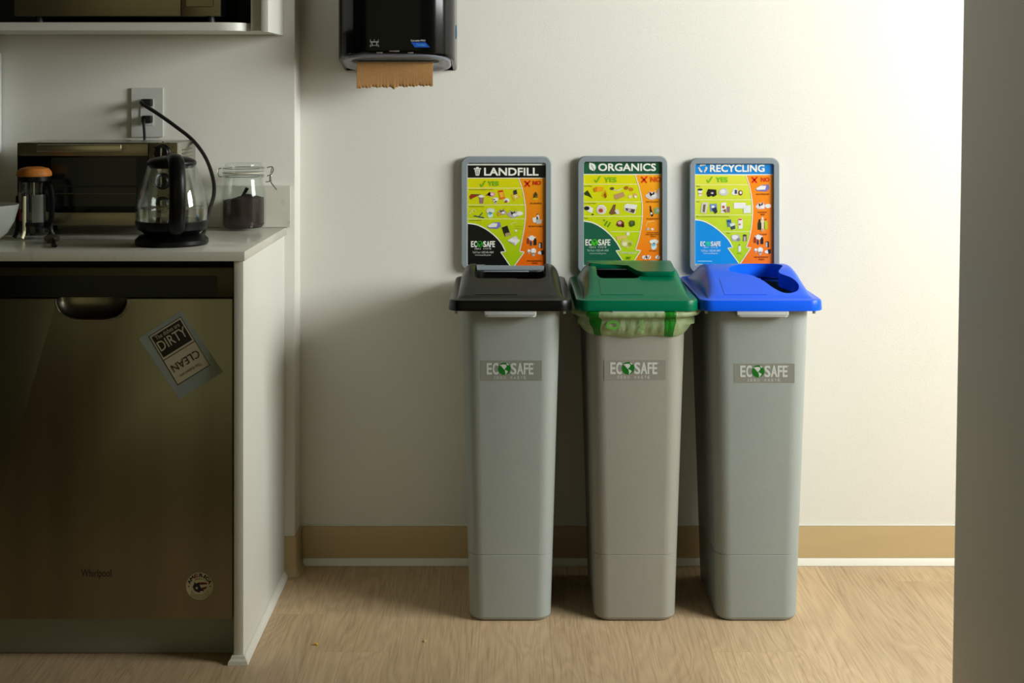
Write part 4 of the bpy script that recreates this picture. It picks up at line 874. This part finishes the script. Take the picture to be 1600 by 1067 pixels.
pr.stroke([(232, 560), (262, 515), (288, 540)], 12, (214, 214, 120), 3); pr.stroke([(270, 574), (354, 590)], 9, (30, 70, 100), 4); pr.stroke([(312, 582), (342, 547)], 6, (30, 70, 100), 4)
pr.blob(410, 532, 42, 28, (214, 222, 200), 3, 3); pr.blob(405, 565, 26, 28, (200, 226, 226), 3, 5); pr.ell(404, 556, 12, 10, (90, 170, 190), 4)
bag(pr, 504, 540, 40, (170, 150, 156), 2); pr.ell(480, 560, 12, 18, (210, 160, 30), 4); bag(pr, 596, 555, 52, (176, 166, 178), 11); pr.blob(650, 553, 34, 22, W1, 4, 12)
foam(pr, 440, 655, 58); pr.poly([(500, 672), (548, 655), (576, 735), (530, 750)], K1, 3); pr.poly([(530, 720), (570, 712), (574, 736), (532, 750)], (170, 150, 110), 4)
pr.stroke([(570, 648), (600, 630), (634, 634)], 6, (216, 226, 140), 3); pr.stroke([(610, 660), (680, 664)], 5, (180, 170, 10), 3); pr.stroke([(620, 678), (672, 682)], 5, (180, 170, 10), 3); pr.ell(620, 697, 10, 9, W1, 3)
pr.poly([(548, 780), (590, 755), (655, 778), (612, 822)], W1, 3); pr.poly([(548, 780), (612, 800), (612, 822)], W2, 4); pr.poly([(575, 760), (620, 742), (640, 770)], (214, 214, 206), 4)
pr.blob(785, 405, 22, 32, (120, 96, 24), 3, 21); pr.poly([(762, 430), (785, 370), (796, 400)], (60, 60, 24), 4); pr.ell(780, 432, 26, 8, (226, 180, 20), 4)
pr.poly([(756, 592), (805, 580), (800, 632), (765, 628)], W1, 3); bottle(pr, 803, 585, 40, W1, (20, 60, 140)); pr.poly([(790, 602), (838, 606), (830, 640), (790, 642)], W2, 4); pr.rect(795, 596, 808, 604, (20, 110, 60), 5)
hazard(pr, 762, 805)
for s_, u0, v0, u1 in (('NO ORGANICS', 740, 463, 836), ('NO RECYCLABLES', 726, 655, 852), ('NO HAZARDOUS', 716, 944, 836), ('WASTE', 752, 963, 802)): pr.tbox(s_, u0, v0, u1, v0 + 13, (96, 34, 0), 3, 0.01)
logo(pr, 246, 785, 446, 855, WH, (40, 150, 40), 3, land=(10, 20, 10)); pr.tbox('Toll Free: 1-833-491-4969', 258, 869, 432, 888, (200, 200, 194), 3); pr.tbox('www.ecosafe.green', 278, 893, 412, 912, (200, 200, 194), 3); pr.rect(232, 981, 362, 985, (150, 150, 146), 3)
pr.build('poster', fr)

# --- organics
fr, pr = sign(b2, (890, 230, 170, 907), (68, 74, 818, 0), (118, 124, 770, 1010), 1060)
edge = [(548, 232), (580, 330), (602, 430), (609, 520), (602, 650), (578, 770), (550, 860)]
arrow = [(520, 985), (468, 985), (388, 864), (430, 864), (596, 862)]
poster_common(pr, (120, 126, 769, 985), 224, (24, 88, 62), lime_o, or_o, (24, 92, 68), edge, arrow, (310, 457, 578, 706), [(120, 617), (200, 634), (280, 680), (350, 742), (400, 806), (430, 862)], ((None, 574), (None, 606), (None, 607), (345, 592)))
pr.tbox('ORGANICS', 242, 136, 720, 200, WH, 3, 0.035)
pr.poly(curve2([(165, 130), (205, 140), (220, 170), (208, 200)]) + curve2([(190, 196), (166, 178), (165, 132)]), WH, 3); pr.stroke([(182, 150), (202, 185), (212, 214)], 4, (24, 88, 62), 4); pr.stroke([(206, 198), (212, 216)], 5, WH, 3)
check(pr, 206, 242, 54, (120, 182, 24)); pr.tbox('YES', 292, 250, 392, 294, (134, 190, 24), 3, 0.055)
cross(pr, 600, 244, 54, (232, 58, 12)); pr.tbox('NO', 678, 248, 764, 292, (230, 84, 8), 3, 0.055)
for s_, u0, v0, u1 in (('Food Waste', 121, 319, 188), ('Food-Soiled Paper', 121, 464, 224), ('Plants', 121, 587, 154)): pr.tbox(s_, u0, v0, u1, v0 + 12, (60, 66, 6), 3)
pr.poly([(120, 385), (150, 360), (170, 388), (192, 430), (165, 412), (130, 400)], (48, 62, 20), 3); pr.poly([(198, 345), (230, 328), (288, 335), (280, 370), (210, 376)], (236, 168, 20), 3); pr.poly([(200, 345), (230, 330), (228, 372), (208, 376)], (210, 130, 20), 4)
pr.poly([(266, 405), (300, 355), (318, 400), (300, 428)], (224, 168, 10), 3); pr.poly([(285, 400), (300, 375), (312, 415), (300, 428)], (140, 90, 10), 4)
pr.ell(356, 346, 18, 12, (90, 84, 60), 3); pr.stroke([(360, 352), (400, 366), (440, 346)], 8, (222, 220, 180), 3); pr.blob(475, 340, 24, 18, (176, 106, 30), 3, 31); pr.blob(515, 352, 24, 18, (200, 130, 40), 3, 32)
pr.poly([(370, 398), (450, 374), (464, 410), (390, 440), (378, 430)], (190, 150, 100), 3); pr.ell(507, 414, 16, 14, (236, 214, 170), 3); pr.ell(548, 402, 16, 18, (226, 170, 110), 3); pr.ell(552, 414, 12, 10, W1, 4)
pr.poly([(122, 500), (150, 486), (198, 510), (190, 552), (150, 535), (126, 520)], W1, 3); pr.ell(145, 510, 22, 17, K1, 4); pr.blob(194, 563, 10, 8, K1, 3, 2)
pr.ell(267, 522, 42, 40, W1, 3, 24); pr.ell(267, 524, 34, 31, (226, 206, 196), 4, 24); pr.blob(262, 530, 20, 20, (170, 70, 40), 5, 17)
pr.poly([(330, 550), (370, 478), (388, 480), (380, 520), (426, 548), (350, 566)], (122, 84, 50), 3); pr.poly([(376, 530), (400, 515), (424, 555), (396, 562)], (224, 214, 206), 4)
pr.poly([(458, 486), (480, 472), (566, 482), (545, 560), (458, 530)], W1, 3); pr.poly([(466, 508), (550, 520), (538, 552), (470, 528)], (90, 62, 50), 4); pr.ell(500, 525, 14, 10, W2, 5)
for k in range(7): pr.blob(290 + 8 * k, 612 + (k * 37 % 50), 9, 9, (96, 146, 20), 3, k)
pr.blob(424, 640, 38, 32, (110, 52, 40), 3, 41); pr.blob(418, 632, 20, 18, (220, 170, 160), 4, 42); pr.blob(447, 655, 14, 18, (70, 20, 24), 4, 43); pr.blob(522, 638, 30, 36, (66, 86, 30), 3, 44); pr.blob(520, 630, 14, 20, (98, 110, 60), 4, 45)
pr.poly([(388, 745), (470, 735), (490, 755), (420, 770), (400, 780)], (226, 190, 110), 3); pr.blob(478, 805, 54, 42, (206, 200, 110), 3, 46); pr.blob(460, 810, 24, 22, (240, 230, 190), 4, 47); pr.blob(505, 812, 18, 22, (150, 160, 50), 4, 48); pr.ell(488, 725, 14, 14, W1, 3)
pr.tbox('COMPOSTABLE BAGS', 420, 874, 556, 892, (232, 240, 190), 3, 0.01); pr.tbox('ONLY', 472, 914, 512, 938, (96, 130, 10), 3, 0.01)
bag(pr, 690, 398, 58, (220, 206, 206), 51); pr.poly([(735, 360), (757, 335), (757, 432), (730, 430)], W2, 4)
pr.poly([(672, 490), (680, 492), (684, 520), (702, 560), (696, 580), (682, 578), (672, 530)], K1, 3); pr.rect(678, 545, 692, 562, W1, 4); pr.poly([(706, 510), (756, 504), (752, 556), (710, 556)], (130, 176, 110), 3); pr.ell(738, 528, 14, 16, W2, 4)
pr.stroke([(636, 660), (650, 625), (708, 618)], 6, (250, 206, 130), 3); pr.ell(655, 684, 12, 12, W2, 3); pr.ell(692, 686, 12, 10, W1, 3)
pr.blob(706, 790, 42, 24, (232, 236, 226), 3, 53); pr.blob(704, 828, 28, 32, (214, 232, 232), 3, 54); pr.ell(702, 816, 16, 10, (110, 190, 210), 4)
for u in (628, 660, 735): pr.blob(u, 920, 26, 20, W1, 3, u); pr.stroke([(u - 4, 935), (u + 12, 905)], 5, (190, 60, 20), 4)
for s_, u0, v0, u1 in (('NO PLASTIC', 642, 450, 750), ('NO GLASS & METAL', 646, 592, 750), ('No Utensils, Napkins', 648, 708, 746), ('Rubber Bands & Straws', 640, 722, 752), ('Balloons', 678, 738, 722), ('No Diapers', 668, 860, 732)): pr.tbox(s_, u0, v0, u1, v0 + 13, (140, 66, 0), 3, 0.01)
logo(pr, 134, 770, 342, 842, WH, (70, 196, 40), 3, land=(24, 110, 50)); pr.tbox('Toll Free: 1-833-491-4969', 146, 854, 326, 872, (180, 206, 194), 3); pr.tbox('www.ecosafe.green', 168, 880, 306, 898, (180, 206, 194), 3)
pr.build('poster', fr)

# --- recycling
fr, pr = sign(b3, (1065, 230, 170, 907), (66, 90, 818, 0), (114, 140, 768, 985), 1050)
edge = [(542, 236), (568, 320), (588, 420), (596, 510), (590, 640), (568, 760), (542, 838)]
arrow = [(492, 974), (484, 974), (388, 842), (430, 842), (582, 840)]
poster_common(pr, (116, 142, 767, 976), 226, (8, 132, 210), lime_r, or_r, (8, 142, 218), edge, arrow, (314, 440, 567, 706), [(116, 606), (190, 620), (270, 662), (345, 722), (400, 782), (430, 840)], ((None, 566), (None, 590), (None, 594), (350, 580)))
pr.tbox('RECYCLING', 242, 146, 694, 208, WH, 3, 0.035)
for k in range(3):
    a = math.radians(120 * k - 90); rot = lambda x_, y_: (180 + x_ * math.cos(a) - y_ * math.sin(a), 176 + x_ * math.sin(a) + y_ * math.cos(a))
    pr.poly([rot(34, -16), rot(36, 2), rot(30, 16), rot(18, 8), rot(22, -2), rot(20, -10)], WH, 3); pr.poly([rot(20, 22), rot(38, 22), rot(26, 4)], WH, 3); pr.poly([rot(36, -20), rot(18, -26), rot(14, -12), rot(30, -8)], WH, 3)
check(pr, 210, 246, 52, (120, 190, 20)); pr.tbox('YES', 292, 250, 386, 294, (128, 200, 30), 3, 0.055)
cross(pr, 590, 248, 50, (226, 26, 14)); pr.tbox('NO', 668, 252, 736, 290, (218, 60, 20), 3, 0.055)
for s_, u0, v0, u1 in (('Plastic', 126, 321, 160), ('Paper', 126, 451, 154), ('Milk, Cartons, Tetra Packs and Food Tins Containers', 126, 575, 400), ('Metal', 378, 712, 406)): pr.tbox(s_, u0, v0, u1, v0 + 11, (66, 80, 10), 3)
cup(pr, 158, 380, 46, W1, (30, 50, 66)); pr.rect(142, 384, 174, 394, (206, 160, 100), 4)
pr.poly([(210, 385), (225, 350), (292, 355), (296, 400), (270, 416), (248, 405), (236, 416), (218, 414)], K1, 3); pr.ell(258, 384, 12, 8, W2, 4)
pr.blob(353, 376, 46, 36, (200, 202, 200), 3, 61); pr.blob(345, 370, 26, 20, W1, 4, 62); pr.poly([(418, 385), (440, 345), (470, 350), (468, 400), (430, 400)], W1, 3); pr.rect(446, 356, 466, 390, (70, 76, 110), 4); pr.ell(495, 382, 18, 22, (110, 40, 50), 3); pr.ell(497, 380, 10, 12, W1, 4)
pr.poly([(172, 465), (226, 460), (208, 556), (162, 545)], (214, 208, 196), 3); pr.poly([(184, 480), (204, 478), (196, 545), (178, 540)], (120, 96, 80), 4)
pr.poly([(238, 476), (296, 472), (300, 525), (244, 540)], (110, 140, 190), 3); pr.poly([(252, 515), (290, 500), (304, 540), (284, 558)], (40, 52, 70), 4); pr.blob(264, 498, 16, 12, W1, 4, 63)
pr.poly([(332, 466), (374, 462), (376, 545), (332, 552)], W1, 3); pr.ell(352, 500, 12, 12, (180, 80, 60), 4); pr.poly([(340, 530), (372, 515), (376, 548)], (130, 84, 70), 4); pr.rect(382, 496, 406, 545, (150, 110, 130), 3)
pr.rect(438, 464, 538, 512, W1, 3); pr.poly([(520, 490), (580, 484), (580, 550), (520, 552)], (224, 228, 222), 4)
pr.poly([(378, 606), (416, 602), (424, 660), (386, 668)], (80, 130, 150), 3); pr.rect(384, 614, 412, 626, (30, 60, 120), 4); pr.poly([(404, 640), (448, 630), (454, 682), (420, 692)], (214, 220, 206), 4); pr.poly([(412, 664), (450, 652), (452, 682), (420, 690)], (60, 80, 80), 5)
pr.poly([(476, 602), (490, 592), (512, 600), (514, 680), (478, 684)], W1, 3); pr.ell(493, 604, 16, 7, (214, 60, 60), 4); pr.blob(488, 646, 10, 10, (206, 110, 90), 4, 66)
pr.poly([(416, 738), (480, 726), (498, 770), (480, 788), (424, 782)], W2, 3); pr.ell(448, 752, 26, 18, W1, 4); pr.ell(478, 772, 16, 14, (140, 140, 132), 4); pr.rect(516, 734, 546, 786, (110, 80, 80), 3); pr.ell(531, 735, 16, 6, (60, 56, 56), 4); pr.rect(522, 748, 538, 784, W2, 4)
bottle(pr, 487, 838, 34, W1, (50, 60, 60)); pr.tbox('Rinse', 468, 882, 500, 892, (80, 110, 10), 3)
foam(pr, 682, 342, 60); bag(pr, 664, 486, 50, (224, 206, 204), 71); pr.blob(726, 490, 30, 22, W1, 4, 72)
bottle(pr, 654, 640, 50, (36, 54, 30), (30, 30, 24)); bottle(pr, 678, 630, 60, (226, 206, 170), W1); bottle(pr, 706, 636, 50, (180, 196, 30), (190, 30, 20)); pr.ell(678, 694, 14, 14, (200, 160, 110), 4)
hazard(pr, 656, 796)
for s_, u0, v0, u1 in (('NO STYROFOAM', 628, 387, 734), ('NO PLASTIC', 640, 538, 718), ('BAGS', 664, 556, 698), ('NO GLASS', 650, 722, 714), ('NO HAZARDOUS', 612, 912, 726), ('WASTE', 646, 932, 694)): pr.tbox(s_, u0, v0, u1, v0 + 13, (120, 46, 0), 3, 0.01)
logo(pr, 160, 788, 330, 842, WH, (30, 190, 150), 3, land=(60, 210, 180)); pr.tbox('Toll Free: 1-833-491-4969', 164, 856, 326, 874, (214, 236, 244), 3); pr.tbox('www.ecosafe.green', 184, 880, 306, 896, (214, 236, 244), 3); pr.rect(136, 950, 256, 955, (180, 220, 240), 3)
pr.build('poster', fr)

# ------------------------------------------------------------------ liner bag folded over the rim of the middle bin
M_bag = film('liner_film', (186, 204, 158), 0.35); M_bagg = film('liner_green', (24, 132, 30), 0.08)
rnd = random.Random(3); bm = nb(); rows = []
base = rrect(-1, 1, 0, 1, 0.2, 8)
def bagring(off, z, jit, ph):
    hw = 0.1185; pts = []
    y0, y1 = 3.3615, 3.772
    P0 = []
    r = 0.044; x0, x1, ya, yb = CX2 - hw - off, CX2 + hw + off, y0 - off * 0.9, y1 + min(off, 0.006)
    rr_ = r + off
    for a, b in ((x1, yb), (x0, yb), (x0, ya), (x1, ya)): pass
    def line(p, q, n): return [(p[0] + (q[0] - p[0]) * k / n, p[1] + (q[1] - p[1]) * k / n) for k in range(n)]
    def arc(cx, cy, a0, n=8): return [(cx + rr_ * math.cos(math.radians(a0 + 90 * k / n)), cy + rr_ * math.sin(math.radians(a0 + 90 * k / n))) for k in range(n)]
    P0 += line((x1, ya + rr_), (x1, yb - rr_), 14) + arc(x1 - rr_, yb - rr_, 0) + line((x1 - rr_, yb), (x0 + rr_, yb), 10) + arc(x0 + rr_, yb - rr_, 90) + line((x0, yb - rr_), (x0, ya + rr_), 14) + arc(x0 + rr_, ya + rr_, 180) + line((x0 + rr_, ya), (x1 - rr_, ya), 40) + arc(x1 - rr_, ya + rr_, 270)
    out = []
    for i, (x_, y_) in enumerate(P0):
        wv = jit * (math.sin(i * 0.9 + ph) + 0.6 * math.sin(i * 2.1 + 2 * ph))
        dzz = 0.0
        if z < 0.712: dzz = 0.0025 * math.sin(i * 0.21 + 1.0) + (0.016 * math.exp(-((x_ - (CX2 + 0.135)) / 0.025) ** 2) if y_ < 3.5 else 0.004) + (0.012 * math.exp(-((x_ - (CX2 - 0.135)) / 0.02) ** 2) if y_ < 3.5 else 0)
        front = abs(y_ - ya) < 0.001
        out.append(Vector((x_ + (0 if front else wv), y_ + (wv * 0.35 if front else 0), z + dzz)))
    return out
prof = [(0.004, 0.7512, 0.0003, 0), (0.036, 0.7500, 0.0006, 0.5), (0.040, 0.744, 0.001, 1.1), (0.037, 0.738, 0.0014, 1.4), (0.026, 0.735, 0.0018, 1.9), (0.021, 0.731, 0.0022, 2.6), (0.022, 0.724, 0.0024, 3.3), (0.022, 0.716, 0.0026, 3.9), (0.020, 0.708, 0.0026, 4.3), (0.014, 0.699, 0.0022, 4.8), (0.008, 0.692, 0.0012, 5.2), (0.0035, 0.689, 0.0006, 5.5)]
rows = [bagring(*p) for p in prof]
gx = [(P(923.5, 0, 3.34).x, P(940, 0, 3.34).x), (P(1039, 0, 3.34).x, P(1056, 0, 3.34).x)]
def bag_mi(i, j):
    p = rows[6][j]; q_ = rows[6][(j + 1) % len(rows[6])]; xm = (p.x + q_.x) / 2
    return 1 if p.y < 3.42 and any(a < xm < b for a, b in gx) else 0
rings(bm, rows, True, mif=bag_mi); fixn(bm)
bag_t = thing('bin_liner', 'pale green compostable liner folded over the middle bin rim', 'bag', (CX2, 3.57, 0.689))
bgm = obj('liner_film', bm, [M_bag, M_bagg], bag_t, angle=80)
q = 240 / 1600.0
lfn = lambda u, v, l: P(870 + u * q, 390 + v * q, 3.339) + Vector((0, -0.0020 - 0.0003 * l, 0))
pr = Print(lfn); gt = (84, 150, 56)
pr.text('0', (652, 830), (652, 742), (512, 830), gt, 0, 0.02)
pr.build('printed_zero', bag_t)
for ch, v0, v1 in (('S', 774, 726), ('A', 826, 780), ('F', 874, 832)):
    pr = Print(lfn); pr.text(ch, (858, v1), (858, v0), (905, v1), (110, 160, 84), 0, 0.02); pr.build('printed_letter', bag_t)
for u in (752, 1005):
    pr = Print(lfn); pr.stroke([(u, 712), (u, 875)], 4, (90, 150, 70), 0); pr.build('printed_line', bag_t)

# ------------------------------------------------------------------ crumbs on the floor
for k, (a, b, lab) in enumerate(((494, 1008, 'yellow crumb on the floor nearest the end panel'), (664, 1002.5, 'pale crumb on the floor in front of the black-lidded bin'))):
    Yc = CAMZ * FPX / (b - HOR); c = P(a, b, Yc); bm = nb(); t = bmesh.new(); bmesh.ops.create_icosphere(t, subdivisions=1, radius=1)
    for v in t.verts: v.co = Vector((c.x + v.co.x * (0.005 - 0.001 * k) * rnd.uniform(.7, 1.2), c.y + v.co.y * 0.006 * rnd.uniform(.7, 1.2), 0.0034 - 0.0012 * k + v.co.z * (0.0032 - 0.0012 * k)))
    join(bm, t); tag(obj('crumb', bm, mat('crumb_%d' % k, ((226, 176, 50), (206, 176, 120))[k], 0.7, var=0.1, vscale=300), None, loc=(c.x, c.y, 0.0)), lab, 'crumb', 'crumbs on the floor')
